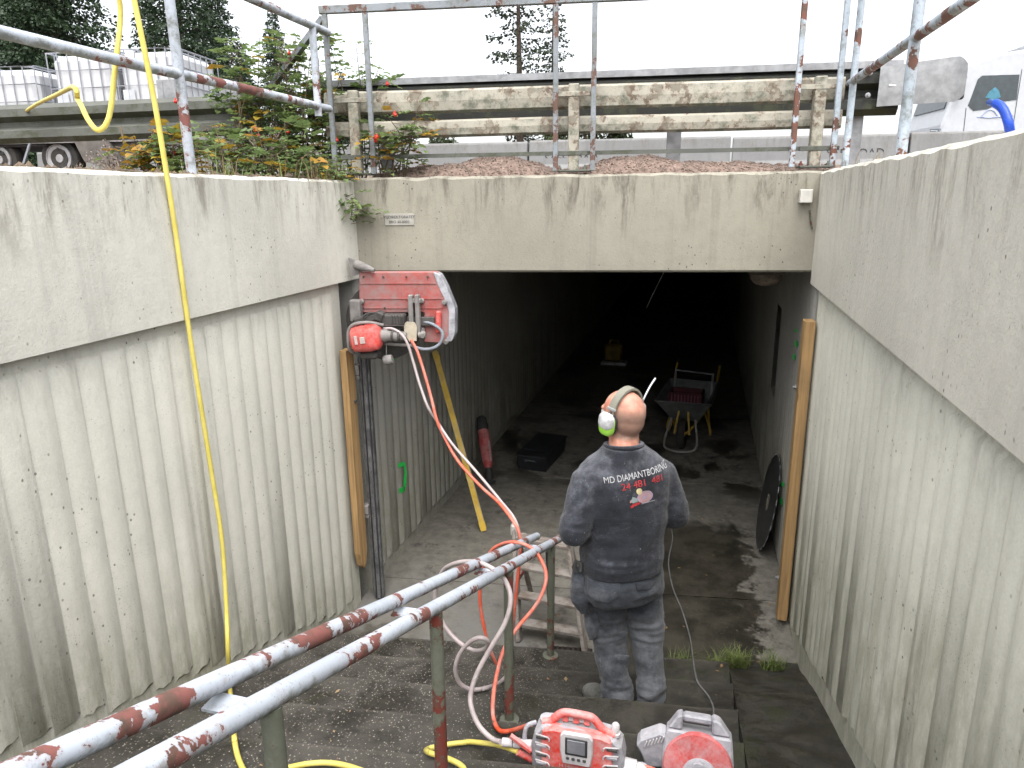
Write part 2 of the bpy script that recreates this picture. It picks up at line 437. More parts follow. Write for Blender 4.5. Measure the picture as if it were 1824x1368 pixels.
# ---- floor slabs of the underpass
floor = struct('floor')
FX0, FX1 = -2.42, .77
ys = [3.3, 4.80, 7.1, 9.5, 12, 15, 18.5, 22, 26, 33.5]
def sk(x): return .12 * (x + 2.39)
for a, b in zip(ys[:-1], ys[1:]):
    q = MB(); e = .006
    q.prism([(FX0, a + e + sk(FX0), 0), (FX1, a + e + sk(FX1), 0), (FX1, b - e + sk(FX1), 0), (FX0, b - e + sk(FX0), 0)], (0, 0, -.2))
    q.build('slab', M_FLOOR, floor)
q = MB(); q.quad((FX0, 3, -.03), (FX1, 3, -.03), (FX1, 34, -.03), (FX0, 34, -.03)); q.build('slab_joint', M_SOIL, floor)

# ---- stairs (left) and pram ramp (right)
stairs = struct('stairs')
RISE, GO, SY = .15, .412, 3.80
RX = .30
def nose_y(n, x): return SY + sk(x) - GO * n
for n in range(15):
    q = MB(); z1 = RISE * (n + 1); x0, x1 = FX0, RX - .001
    y0, y1 = nose_y(n, x0), nose_y(n, x1); b0, b1 = y0 - GO - .05, y1 - GO - .05
    c = .014; segs = 12; top, mid, low, back = [], [], [], []
    for k in range(segs + 1):
        t = k / segs; x = x0 + (x1 - x0) * t; y = y0 + (y1 - y0) * t
        jz = .004 * noise.noise(V((x * 4, n * 3.1, 0))); jy = .006 * noise.noise(V((x * 6, n * 5.3, 7)))
        top.append((x, y - c + jy, z1 + jz)); mid.append((x, y + jy, z1 - c + jz)); low.append((x, y - .012, z1 - RISE - .05)); back.append((x, b0 + (b1 - b0) * t, z1))
    vs = back + top + mid + low; N = segs + 1; fs = []
    for r_ in range(3):
        for k in range(segs): fs.append((r_ * N + k, r_ * N + k + 1, (r_ + 1) * N + k + 1, (r_ + 1) * N + k))
    q.add(vs, fs)
    q.quad(back[-1], top[-1], mid[-1], low[-1], (x1, b1, z1 - RISE - .05))
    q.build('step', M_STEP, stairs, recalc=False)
q = MB(); n0 = SY + sk(.52)
RPROF = [(n0 + .26, -.004), (n0 + .14, .022), (n0 + .02, .075), (n0 - .12, .145), (n0 - .30, .232), (n0 - 6.2, .145 + 6.2 * RISE / GO - .012)]
def ramp_z(y):
    for (ya, za), (yb_, zb_) in zip(RPROF[:-1], RPROF[1:]):
        if ya >= y >= yb_: return za + (zb_ - za) * (ya - y) / (ya - yb_)
    return 0.0
N1, N2 = 12, 60; vs, fs = [], []
for i in range(N2 + 1):
    t = i / N2; y = n0 + .26 - 6.46 * t ** 1.6
    for j in range(N1 + 1):
        x = RX + .001 + (FX1 - RX - .001) * j / N1; vs.append((x, y + .12 * (x - .52), ramp_z(y) + .010 * noise.noise(V((x * 7, y * 5, 2))) * min(1, (n0 + .26 - y) * 6)))
for i in range(N2):
    for j in range(N1): a_ = i * (N1 + 1) + j; fs.append((a_, a_ + 1, a_ + N1 + 2, a_ + N1 + 1))
q.add(vs, fs, True)
q.prism([(RX + .0015, y, z - .004) for y, z in RPROF[1:]] + [(RX + .0015, n0 - 6.2, -.1), (RX + .0015, n0 + .14, -.1)], (.02, 0, 0))
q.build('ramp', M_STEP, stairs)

# ---- ribs: one part each, cast on the wall face
RP = .13
RIBP = [(-.0635, 0), (-.046, .006), (-.024, .0125), (0, .0148), (.024, .0125), (.046, .006), (.0635, 0)]
def rib(parent, mat_, X, y, zb, zt, sgn, name='rib'):
    q = MB(); js = [rnd.uniform(-.012, .012) for _ in RIBP]; j0 = rnd.uniform(-.01, .01)
    lo, hi = [], []
    for k, (dy, dx) in enumerate(RIBP):
        lo.append((X + sgn * dx, y + dy, zb + j0 + js[k] + dx * .6)); hi.append((X + sgn * dx, y + dy, zt - dx * 1.6 + js[k] * .4))
    n = len(RIBP); m_ = [((a[0]), a[1], (a[2] + b[2]) / 2) for a, b in zip(lo, hi)]
    fs = [(k, k + 1, n + k + 1, n + k) for k in range(n - 1)]
    q.add(lo + hi, fs, True)
    q.f.append(tuple(range(n))); q.sm.append(False); q.f.append(tuple(range(n, 2 * n))); q.sm.append(False)
    return q.build(name, mat_, parent, sharp=50)
XL, XLB = -2.402, -2.355         # left: ribbed face, upper band face
XR, XRB = .752, .704
LW1, RW1 = 4.42, 5.02            # where the approach walls end and the underpass begins
# left retaining wall
wl = thing('retaining_wall', (-2.55, 1, 0), 'long pale concrete retaining wall with ribbed face left of the stairs', 'wall')
q = MB(); q.box((-2.57, .71, 1.15), (.33, 7.42, 2.9)); o = q.build('wall_face', M_RIB, wl)
o.location.x = XL - (-2.57 + .165)
def chipped_band(x0, x1, ya, yb, z0, z1, sgn, face):
    """upper band: a solid block whose top front edge is worn and chipped"""
    q = MB(); N = 150; rows = []
    for k in range(N + 1):
        y = ya + (yb - ya) * k / N
        c = .014 + .012 * abs(noise.noise(V((y * 5, 1.7, x0)))) + .02 * max(0, noise.noise(V((y * 2.3, 9, x0))) - .2)
        dz = .005 * noise.noise(V((y * 1.9, 4, x0))) + .004 * noise.noise(V((y * 9, 4, x0)))
        rows.append([(x0, y, z0), (x1, y, z0), (x1, y, z1 - c + dz), (x1 - sgn * c * 1.3, y, z1 + dz), (x0, y, z1)])
    vs = [p for r_ in rows for p in r_]; fs = []
    for k in range(N):
        for e in range(5): fs.append((k * 5 + e, k * 5 + (e + 1) % 5, k * 5 + 5 + (e + 1) % 5, k * 5 + 5 + e))
    fs += [tuple(range(5)), tuple(N * 5 + e for e in range(5))]
    q.add(vs, fs); return q
chipped_band(-2.72, XLB, -3, 4.655, 2.458, 3.128, 1, 0).build('upper_band', M_BAND, wl)
def lb(y): return max(.10, 1.058 - .38 * (y - 1.623))
y = -2.9
while y < LW1 - .05:
    rib(wl, M_RIB, XL, y, lb(y), 2.395, 1); y += RP
# right retaining wall
wr = thing('retaining_wall', (.9, 1, 0), 'stained mossy concrete retaining wall with ribbed face on the right', 'wall')
q = MB(); q.box((XR + .16, 1.0, 1.15), (.32, 8.04, 2.9)); q.build('wall_face', M_RIBR, wr)
chipped_band(1.07, XRB, -3, 5.09, 2.425, 3.145, -1, 0).build('upper_band', M_BANDR, wr)
def rb(y): return max(.06, .30 + .364 * (4.17 - y))
y = -2.9
while y < RW1 - .05:
    rib(wr, M_RIBR, XR, y, rb(y) - .02, 2.375, -1); y += RP

# ---- underpass
up = thing('underpass', (-.8, 15, 0), 'dark concrete pedestrian underpass below the road', 'underpass')
TEND = 33.0
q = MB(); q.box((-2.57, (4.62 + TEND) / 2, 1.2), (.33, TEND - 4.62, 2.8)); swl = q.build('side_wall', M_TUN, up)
swl.location.x = XL - (-2.57 + .165)
q = MB(); q.box((-2.66, 4.52, 1.2), (.20, .30, 2.8)); q.build('joint_filler', m_plain('joint_dark', (.05, .042, .035), .95), up)
SLY0, SLY1, SLZ0, SLZ1 = 7.08, 7.50, 1.08, 1.95
sx_ = XR + .16
q = MB()
q.box((sx_, (RW1 + .02 + SLY0) / 2, 1.2), (.32, SLY0 - RW1 - .02, 2.8))
q.prism([(XR, SLY1, -.2), (XR, TEND, -.2), (XR + .32, TEND, -.2), (XR + .32, SLY1 + .6, -.2)], (0, 0, 2.8))
q.box((sx_, (SLY0 + SLY1) / 2 + .1, (SLZ0 - .2) / 2), (.318, SLY1 - SLY0 + .2, SLZ0 + .2))
q.box((sx_, (SLY0 + SLY1) / 2 + .1, (SLZ1 + 2.6) / 2), (.318, SLY1 - SLY0 + .2, 2.6 - SLZ1))
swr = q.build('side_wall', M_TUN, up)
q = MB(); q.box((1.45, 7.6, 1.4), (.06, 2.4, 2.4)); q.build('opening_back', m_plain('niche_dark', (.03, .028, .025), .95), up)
y = 4.71; k = 0
while y < 19:
    rib(swl, M_TUN, XL, y, .105, 2.47, 1); y += RP
y = 5.14
while y < 14:
    if SLY0 - .05 < y < SLY1 + .05:
        rib(swr, M_TUN, XR, y, .06, SLZ0 - rnd.uniform(0, .05), -1)
        rib(swr, M_TUN, XR, y, SLZ1 + rnd.uniform(0, .04), 2.47, -1)
    else: rib(swr, M_TUN, XR, y, .06, 2.47, -1)
    y += RP
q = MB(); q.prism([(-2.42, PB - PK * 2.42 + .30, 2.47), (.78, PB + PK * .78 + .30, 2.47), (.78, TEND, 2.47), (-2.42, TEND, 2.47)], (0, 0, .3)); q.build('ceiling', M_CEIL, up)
q = MB(); q.box((-.8, TEND + .1, 1.2), (4, .2, 3.2)); q.build('end_light_block', M_CEIL, up)  # unseen, added to keep daylight from entering at the far end
# lintel beam, askew, with a drip groove underneath and a worn top edge
def lintel():
    q = MB(); N = 110; rows = []
    for k in range(N + 1):
        x = -2.372 + (XRB + .02 + 2.372) * k / N; y = PB + PK * x
        c = .012 + .02 * abs(noise.noise(V((x * 5, 3.7, 1)))); dz = .008 * noise.noise(V((x * 6, 2, 1)))
        rows.append([(x, y + .012, 2.502), (x, y, 2.514), (x, y, 3.145 - c + dz), (x, y + c * 1.2, 3.145 + dz), (x, y + .29, 3.14), (x, y + .29, 2.502)])
    n = 6; fs = []
    for k in range(N):
        for e in range(n): fs.append((k * n + e, k * n + (e + 1) % n, k * n + n + (e + 1) % n, k * n + n + e))
    fs += [tuple(range(n)), tuple(N * n + e for e in range(n))]
    return q.add([p for r_ in rows for p in r_], fs)
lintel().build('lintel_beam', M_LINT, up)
# spray marks (flat paint on the ribs)
M_SPRAY = m_plain('spray_green', (.03, .62, .10), .7, var=.15)
def mark(pts, X, parent):
    q = MB(); q.quad(*[at(a, b, X=X) for a, b in pts]); return q.build('spray_mark', M_SPRAY, parent, recalc=False)
xs_ = XL + .018
for pts in ([(708, 826), (718, 822), (719, 829), (709, 834)], [(717, 822), (721, 824), (724, 842), (723, 866), (719, 876), (718, 860), (720, 842)], [(710, 870), (720, 866), (721, 875), (711, 879)],
            [(692, 637), (703, 634), (704, 641), (694, 644)], [(655, 660), (658, 664), (662, 760), (664, 800), (661, 800), (657, 740)]):
    mark(pts, xs_, swl)
for pts in ([(1415, 585), (1420, 587), (1420, 592), (1416, 591)], [(1416, 606), (1420, 607), (1421, 618), (1416, 617)], [(1412, 631), (1416, 630), (1416, 640), (1412, 641)], [(1391, 858), (1397, 860), (1397, 866), (1391, 866)], [(1388, 888), (1393, 886), (1394, 898), (1389, 900)]):
    mark(pts, XR - .018, swr)
# ================================================================ railings and barriers
M_PIPE = m_paint('pipe_paint_blue_grey', (.46, .50, .56), amount=.52, scale=7, grime=.75, rough=.4)
M_PIPE2 = m_paint('pipe_paint_rusty', (.40, .46, .52), under=(.155, .062, .042), amount=.62, scale=6, grime=.8)
M_POST = m_paint('post_paint_mossy', (.12, .13, .10), under=(.15, .03, .02), amount=.55, scale=8, grime=.9, rough=.6)
M_WHITE = m_paint('board_paint_white', (.33, .31, .255), under=(.20, .18, .145), under2=(.12, .09, .065), amount=.50, scale=9, grime=1.0, rough=.7)
M_FLAT = m_paint('flat_bar_paint', (.21, .23, .25), under=(.12, .065, .05), amount=.45, scale=7, grime=.8)
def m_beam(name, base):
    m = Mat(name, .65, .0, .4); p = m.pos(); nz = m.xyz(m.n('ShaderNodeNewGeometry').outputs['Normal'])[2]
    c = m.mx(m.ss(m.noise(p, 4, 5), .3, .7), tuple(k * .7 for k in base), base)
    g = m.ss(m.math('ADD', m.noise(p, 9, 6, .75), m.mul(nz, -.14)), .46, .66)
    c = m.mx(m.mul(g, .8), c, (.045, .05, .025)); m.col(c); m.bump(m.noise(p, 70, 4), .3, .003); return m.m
M_BEAM = m_beam('steel_beam_mossy', (.105, .11, .095))
M_GALV = m_plain('galvanised', (.26, .265, .27), .45, .55, var=.18, sc=16, bump=.05)
M_GALVD = m_plain('galvanised_dull', (.27, .275, .285), .6, .3, var=.25, sc=10, bump=.1)

M_BLACK_ = m_plain('bolt_black', (.03, .028, .025), .7)
# ---- stair handrail: two pipes on posts, left pipe carried on flat brackets
hr = thing('stair_handrail', (-.84, 3.9, 0), 'twin pipe handrail with flaking blue grey paint down the middle of the stairs', 'handrail')
RA, RB, LA, LB = V((-.83, .774, 2.111)), V((-.799, 4.12, .866)), V((-.967, .648, 2.171)), V((-.955, 4.17, .843))
def rlp(y, side=0):
    a, b = (LA, LB) if side else (RA, RB)
    return a + (b - a) * ((y - a.y) / (b.y - a.y))
for sd_, y1 in ((0, 4.13), (1, 4.17)):
    q = MB(); q.tube([rlp(-2.0 + (y1 + 2.0) * k / 30, sd_) for k in range(31)], .0245, 18); q.build('rail', M_PIPE, hr)
def post_z(y, x):
    n = int((nose_y(0, x) - y) / GO) + 1 if y < nose_y(0, x) else 0
    return n * RISE
for y in (3.90, 2.93, 2.02, 1.10, .15, -.8):
    t = rlp(y); z0 = post_z(y, t.x) - .02
    q = MB(); q.tube([(t.x - .006, y, z0), (t.x, y, t.z - .018)], .0235, 14); po = q.build('post', M_POST, hr)
    q = MB(); q.lathe([(.05, 0), (.05, .008), (.026, .012)], 14, (t.x - .006, y, z0 + .02)); q.build('base_flange', M_POST, po)
    l = rlp(y + .02, 1); q = MB()
    q.bar((t.x - .018, y + .0, t.z - .037), (l.x - .012, y + .0, l.z - .037), .055, .007); q.build('bracket', M_PIPE, hr)

# ---- pipe railing on top of the left wall
lr = thing('pipe_railing', (-2.5, 3.2, 3.12), 'blue grey pipe railing with rust patches standing on the left wall', 'railing')
for z, y0, y1 in ((3.60, -1.5, 4.66), (4.085, -1.5, 4.72)):
    q = MB(); q.tube([(-2.5, y0 + (y1 - y0) * k / 12, z + .003 * math.sin(k * 2)) for k in range(13)], .0245, 16); q.build('rail', M_PIPE, lr)
for y in (3.19, 1.2, -.8):
    q = MB(); q.tube([(-2.5, y, 3.09), (-2.5, y - .012, 4.09)], .0245, 16); q.build('post', M_PIPE, lr)
q = MB(); q.tube([(-2.5, 4.505, 3.535), (-2.5, 4.51, 4.09)], .0235, 14); q.build('end_post', M_PIPE, lr)
# ---- pipe railing on top of the right wall
rr = thing('pipe_railing', (.85, 4, 3.12), 'rusty pipe railing standing on the right wall', 'railing')
for z, y0 in ((3.68, 5.26), (4.2, 5.26)):
    q = MB(); q.tube([(.85, y0 - 6.5 * k / 12, z - .008 * k) for k in range(13)], .0235, 16); q.build('rail', M_PIPE2, rr)
for y in (5.145, 3.74, 2.3, .9):
    q = MB(); q.tube([(.85, y, 3.08), (.85, y - .01, 4.21)], .0245 if y < 5 else .021, 16); q.build('post', M_PIPE2, rr)

# ---- screen frame above the portal: pairs of flat uprights with a top bar and a low bar
P = lambda x, off, z: V((x, PB + PK * x + off, z))
DX = V((1, PK, 0)).normalized()
ROTP = rotz(math.atan(PK))
sf = thing('railing_frame', P(-.8, .1, 3.14), 'thin grey steel bar frame rising above the portal beam', 'railing')
for x, z1 in ((-2.525, 4.20), (-2.25, 4.20), (-.995, 4.20), (-.748, 4.20), (.53, 4.20), (.78, 4.20)):
    q = MB(); q.box(P(x, .10, (3.17 + z1) / 2), (.034, .030, z1 - 3.17), ROTP, .004); q.build('upright', M_FLAT if x < 0 else M_PIPE2, sf)
q = MB(); q.bar(P(-2.56, .10, 4.225), P(1.1, .10, 4.225), .035, .05, bev=.004); q.build('top_bar', M_FLAT, sf)
q = MB(); q.bar(P(-2.33, .13, 3.287), P(.82, .13, 3.287), .012, .026); q.build('low_bar', M_BEAM, sf)
q = MB(); q.bar(P(-3.45, .62, 3.62), P(-2.57, .17, 4.19), .04, .04); q.build('brace', M_FLAT, sf)

# ---- old white board fence on the portal
wf = thing('board_fence', P(-.8, .15, 3.14), 'low fence of peeling white boards on posts above the portal', 'fence')
for z0, z1 in ((3.575, 3.728), (3.415, 3.530)):
    q = MB(); h = z1 - z0
    prof = [(0, 0), (-.018, .015), (-.024, h * .5), (-.018, h - .015), (0, h), (.02, h), (.02, 0)]
    N = 40; vs, fs = [], []
    for k in range(N + 1):
        x = -2.62 + (.83 + 2.62) * k / N; dz = .006 * noise.noise(V((x * 1.3, z0, 0)))
        for dy, dz2 in prof: vs.append(P(x, .215 + dy, z0 + dz2 + dz))
    n = len(prof)
    for k in range(N):
        for e in range(n): fs.append((k * n + e, k * n + (e + 1) % n, (k + 1) * n + (e + 1) % n, (k + 1) * n + e))
    fs += [tuple(range(n)), tuple(N * n + e for e in range(n))]
    q.add(vs, fs); q.build('board', M_WHITE, wf)
for x in (-2.385, -.883, .672):
    q = MB(); q.box(P(x, .145, 3.445), (.072, .06, .56), ROTP, .006); po = q.build('post', M_WHITE, wf)
    q = MB(); q.box(P(x + .01, .13, 3.172), (.22, .12, .012), ROTP, .002); q.build('foot_plate', M_BEAM, po)
    for sx2 in (-1, 1):
        q = MB(); q.lathe([(.014, 0), (.014, .016), (.007, .017), (.007, .03)], 6, P(x + sx2 * .085, .10, 3.178), smooth=False); q.build('bolt', M_POST, po)
    for z in (3.66, 3.287):
        q = MB(); q.box(P(x + .0, .118, z), (.26 if z > 3.5 else .2, .014, .03), ROTP, .002); q.build('cross_strap', M_WHITE if z > 3.5 else M_BEAM, po)

for px_, py_, z_ in ((722, 185, 3.655), (1088, 168, 3.655), (1345, 165, 3.66)):
    c = at(px_, py_, off=.19); q = MB(); q.lathe([(.020, 0), (.020, .006), (.011, .008), (.011, .016)], 8, c, (0, -1, 0), smooth=False); q.build('board_bolt', M_BLACK_, wf)
# ---- steel crash barriers
def wbeam(x0, x1, off, z0a, z0b, h, n=24):
    prof = [(0, 0), (-.045, .04), (-.045, .10), (.03, .135), (.03, .175), (-.045, .21), (-.045, .27), (0, .31)]
    prof = [(a, b * h / .31) for a, b in prof]; back = [(a + .006, b) for a, b in reversed(prof)]
    pr = prof + back; vs, fs = [], []; m_ = len(pr)
    for k in range(n + 1):
        t = k / n; x = x0 + (x1 - x0) * t; z = z0a + (z0b - z0a) * t
        for dy, dz in pr: vs.append(P(x, off + dy, z + dz))
    for k in range(n):
        for e in range(m_): fs.append((k * m_ + e, k * m_ + (e + 1) % m_, (k + 1) * m_ + (e + 1) % m_, (k + 1) * m_ + e))
    fs += [tuple(range(m_)), tuple(n * m_ + e for e in range(m_))]
    q = MB(); q.add(vs, fs); return q
cb = thing('crash_barrier', P(-6, .55, 3.1), 'mossy steel crash barrier beside the bushes on the upper left', 'barrier')
wbeam(-14, -3.3, .55, 3.36, 3.49, .29).build('beam', M_BEAM, cb)
for x in (-11, -8, -6.1, -4.12, -3.62):
    q = MB(); big_ = x > -5
    zt = 3.91 if x == -4.12 else 3.83
    q.box(P(x, .64, (2.9 + zt) / 2), (.05, .10, zt - 2.9), ROTP, .003); q.box(P(x + .07, .60, (2.9 + zt) / 2), (.11, .008, zt - 2.9), ROTP)
    q.build('post', M_GALVD, cb)
cb2 = thing('crash_barrier', P(-.6, .6, 3.1), 'grey steel crash barrier directly behind the white board fence', 'barrier')
wbeam(-2.95, 1.25, .62, 3.53, 3.525, .305).build('beam', m_beam('steel_beam_shade', (.02, .021, .018)), cb2)  # beam colour darkened to paint in the shade between the boards
for x in (-2.4, -.25, 1.0):
    q = MB(); q.box(P(x, .71, 3.4), (.10, .06, .9), ROTP, .003); q.build('post', M_GALVD, cb2)
q = MB(); q.bar(P(-2.95, .60, 3.838), P(1.25, .60, 3.852), .06, .045); q.build('top_rail', M_GALVD, cb2)
q = MB()
for k, (px, py) in enumerate(((1545, 170), (1549, 130))):
    c = at(px, py, off=.56); q.lathe([(.018, 0), (.018, .012), (.009, .014), (.009, .03)], 8, c, axis=(PK, -1, 0), smooth=False)
q.build('bolt_set', M_GALVD, cb2)
# flared end plate
q = MB(); rows = []; N = 16
for k in range(N + 1):
    t = k / N; x = 1.10 + .55 * t; d = -.02 - .05 * math.sin(t * math.pi * .5); z0, z1 = 3.575 + .015 * t, 3.825 + .055 * t
    if t > .85: sh = (t - .85) / .15; z0 += .05 * sh ** 2; z1 -= .05 * sh ** 2; d += .05 * sh
    rows.append([P(x, .55 + d, z0), P(x, .55 + d - .006, (z0 + z1) / 2), P(x, .55 + d, z1)])
vs = [p for r_ in rows for p in r_]; b_ = len(vs); vs += [p + V((0, .006, 0)) for p in vs]; fs = []
for k in range(N):
    for e in range(2):
        a = k * 3 + e; fs.append((a, a + 3, a + 4, a + 1)); fs.append((b_ + a, b_ + a + 1, b_ + a + 4, b_ + a + 3))
    fs.append((k * 3, b_ + k * 3, b_ + k * 3 + 3, k * 3 + 3)); fs.append((k * 3 + 2, k * 3 + 5, b_ + k * 3 + 5, b_ + k * 3 + 2))
fs.append((N * 3, b_ + N * 3, b_ + N * 3 + 1, N * 3 + 1)); fs.append((N * 3 + 1, b_ + N * 3 + 1, b_ + N * 3 + 2, N * 3 + 2))
q.add(vs, fs, True); ep = q.build('end_plate', M_GALV, cb2)
q = MB(); c = P(1.19, .515, 3.705); q.box(c, (.06, .012, .018), ROTP, .006); q.build('bolt_slot', m_plain('dark_slot', (.55, .55, .55), .5), cb2)

# ---- concrete road barriers with lettering
M_CBAR = m_concrete('concrete_barrier', (.19, .19, .188), streak=.6, top=4.1, dark=.4)
M_LETTER = m_plain('letter_dark', (.05, .05, .053), .8, var=.2)
def text_mesh(txt, size, depth=0.0):
    cu = bpy.data.curves.new('txt', 'FONT'); cu.body = txt; cu.size = size; cu.align_x = 'CENTER'; cu.align_y = 'CENTER'; cu.extrude = depth; cu.resolution_u = 3
    ob = bpy.data.objects.new('txt', cu); COL.objects.link(ob)
    dg = bpy.context.evaluated_depsgraph_get(); dg.update(); me = bpy.data.meshes.new_from_object(ob.evaluated_get(dg))
    bpy.data.objects.remove(ob); vs = [v.co.copy() for v in me.vertices]; fs = [tuple(p.vertices) for p in me.polygons]
    bpy.data.meshes.remove(me); return vs, fs
TXV, TXF = text_mesh('SAFEROAD', .21)
BOFF = 10.0
def barrier(xa, xb, label, letters=None, zt=4.08):
    t = thing('road_barrier', P((xa + xb) / 2, BOFF, 3.37), label, 'barrier', 'concrete barriers along the road')
    q = MB(); h = zt - 3.37
    prof = [(-.30, 0), (-.30, .10), (-.14, .25), (-.09, h - .03), (-.06, h), (.06, h), (.09, h - .03), (.14, .25), (.30, .10), (.30, 0)]
    vs = [P(xa, BOFF + a, 3.372 + b) for a, b in prof] + [P(xb, BOFF + a, 3.372 + b) for a, b in prof]; n = len(prof)
    q.add(vs, [(e, (e + 1) % n, n + (e + 1) % n, n + e) for e in range(n)] + [tuple(range(n)), tuple(range(2 * n - 1, n - 1, -1))])
    q.build('barrier_body', M_CBAR, t, bevel=.012)
    if letters:
        q = MB(); q.add([P(letters + v.x, BOFF - .125 + (v.y) * -.08, 3.735 + v.y) for v in TXV], TXF); q.build('lettering', M_LETTER, t, recalc=False)
    return t
bx = [-14, -10, -6.4, -3.45, .43, 3.62, 7.4, 11.4]
labs = ['concrete road barrier far left behind the trailer', 'concrete road barrier behind the rose bush', 'brownish concrete road barrier behind the first gravel heap', 'grey concrete road barrier behind the centre post of the board fence',
        'grey concrete road barrier with lettering, left of the one below the lorry', 'plain concrete road barrier just below the lorry cab', 'concrete road barrier beyond the right edge wall']
for k, lb_ in enumerate(labs):
    barrier(bx[k] + .02, bx[k + 1] - .02, lb_, letters={3: -2.6, 4: 2.68}.get(k), zt=4.07 + .02 * (k % 2))

# ---- identification plate and junction box on the lintel
pl = thing('sign_plate', P(-2.046, -.004, 2.83), 'small grey metal identification plate screwed to the portal beam', 'sign')
a, b = at(685, 381, off=-.003), at(738, 401, off=-.003)
q = MB(); q.box(((a.x + b.x) / 2, (a.y + b.y) / 2 - .001, (a.z + b.z) / 2), (b.x - a.x, .006, a.z - b.z), ROTP, .001); q.build('plate', m_plain('plate_metal', (.36, .345, .31), .5, .2, var=.12), pl)
cpl = (a + b) / 2
for txt, dz, sz in (('VEJDIREKTORATET', .016, .026), ('BRO 40-0003', -.017, .026)):
    tv, tf = text_mesh(txt, sz); q = MB(); q.add([cpl + V((v.x, PK * v.x - .0065, v.y + dz)) for v in tv], tf); q.build('lettering', M_LETTER, pl, recalc=False)
jb = thing('junction_box', P(.63, -.03, 2.94), 'small white junction box at the right end of the portal beam', 'box')
a, b = at(1425, 337, off=-.04), at(1447, 362, off=-.04)
q = MB(); q.box(((a.x + b.x) / 2, (a.y + b.y) / 2 + .018, (a.z + b.z) / 2), (.078, .05, .085), ROTP, .006); q.build('housing', m_plain('box_plastic', (.5, .48, .43), .6, var=.2, dust=.4, dustc=(.2, .17, .13)), jb)
q = MB(); q.box(((a.x + b.x) / 2, (a.y + b.y) / 2 - .010, (a.z + b.z) / 2), (.074, .008, .081), ROTP, .003); q.build('lid', m_plain('box_lid', (.55, .53, .49), .5, var=.15), jb)
q = MB(); q.tube([P(.655, -.01, 2.9), P(.665, -.012, 2.84), P(.68, -.012, 2.78)], .006, 8); q.build('cable', M_POST, jb)
# ================================================================ beyond the portal: gravel, trailer, lorry, trees
def m_leaf(name, c, c2, trans=.25, rough=.5):
    m = Mat(name, rough, spec=.35); p = m.pos()
    k = m.mx(m.ss(m.noise(p, 5, 3), .35, .65), c, c2)
    k = m.mx(m.mul(m.ss(m.noise(p, 37, 2), .4, .7), .4), k, tuple(q * .55 for q in c)); m.col(k)
    m.b.inputs['Subsurface Weight'].default_value = 0.0
    tr = m.n('ShaderNodeBsdfTranslucent'); m.l(k, tr.inputs['Color'])
    ms = m.n('ShaderNodeMixShader'); ms.inputs[0].default_value = trans
    m.t.links.new(m.b.outputs[0], ms.inputs[1]); m.t.links.new(tr.outputs[0], ms.inputs[2])
    m.t.links.new(ms.outputs[0], m.t.nodes['Material Output'].inputs['Surface']); return m.m
M_GRAV = m_plain('gravel_pink', (.19, .138, .113), .95, var=.4, sc=30, bump=.6, bsc=90)
M_GRAV2 = m_plain('gravel_grains', (.245, .185, .152), .95, var=.6, sc=45, bump=.3)
M_BARK = m_plain('bark', (.06, .045, .035), .95, var=.4, sc=9, bump=.5)
M_SPRUCE = m_leaf('spruce_needles', (.022, .042, .020), (.042, .070, .032), .2)
M_PINE = m_leaf('pine_needles', (.03, .042, .026), (.055, .07, .04), .2)
M_BROAD = m_leaf('far_leaves', (.03, .045, .018), (.06, .08, .03), .25)
# ---- gravel on top of the portal
q = MB(); N, Mm = 120, 12; vs, fs = [], []
def grav_h(x, o_):
    h = .05 + .04 * noise.noise(V((x * 2.2, o_ * 2, 5))) + .02 * noise.noise(V((x * 9, o_ * 9, 2)))
    for cx_, w, a in ((-1.48, .34, .115), (-.55, .30, .10), (-2.05, .2, .05), (.1, .5, .05)): h += a * math.exp(-((x - cx_) / w) ** 2)
    return h
GH = lambda x, o_: 3.125 + grav_h(x, o_) * max(0, math.sin(math.pi * min(1, max(0, (o_ - .17) / .45)))) ** .7
for i in range(N + 1):
    for j in range(Mm + 1):
        x = -2.32 + 3.2 * i / N; o_ = .17 + .45 * j / Mm; vs.append(P(x, o_, GH(x, o_)))
for i in range(N):
    for j in range(Mm): a = i * (Mm + 1) + j; fs.append((a, a + Mm + 1, a + Mm + 2, a + 1))
q.add(vs, fs, True); gr = tag(q.build('gravel', M_GRAV, recalc=False), 'pinkish gravel heaped behind the portal beam', 'gravel', kind='stuff')
q = MB(); r2 = random.Random(3)
for k in range(2600):
    x = -2.3 + 3.15 * r2.random(); o_ = .18 + .42 * r2.random() ** 1.3; s_ = r2.uniform(.003, .010); c = P(x, o_, GH(x, o_) + s_ * .3)
    vs = [c + V((r2.uniform(.6, 1.2) * a, r2.uniform(.6, 1.2) * b, r2.uniform(.5, 1) * d)) * s_ for a, b, d in ((1, 0, 0), (-1, 0, 0), (0, 1, 0), (0, -1, 0), (0, 0, 1), (0, 0, -1))]
    q.add(vs, [(0, 2, 4), (2, 1, 4), (1, 3, 4), (3, 0, 4), (2, 0, 5), (1, 2, 5), (3, 1, 5), (0, 3, 5)])
gg = q.build('pebbles', M_GRAV2, gr, recalc=False); gg['kind'] = 'stuff'

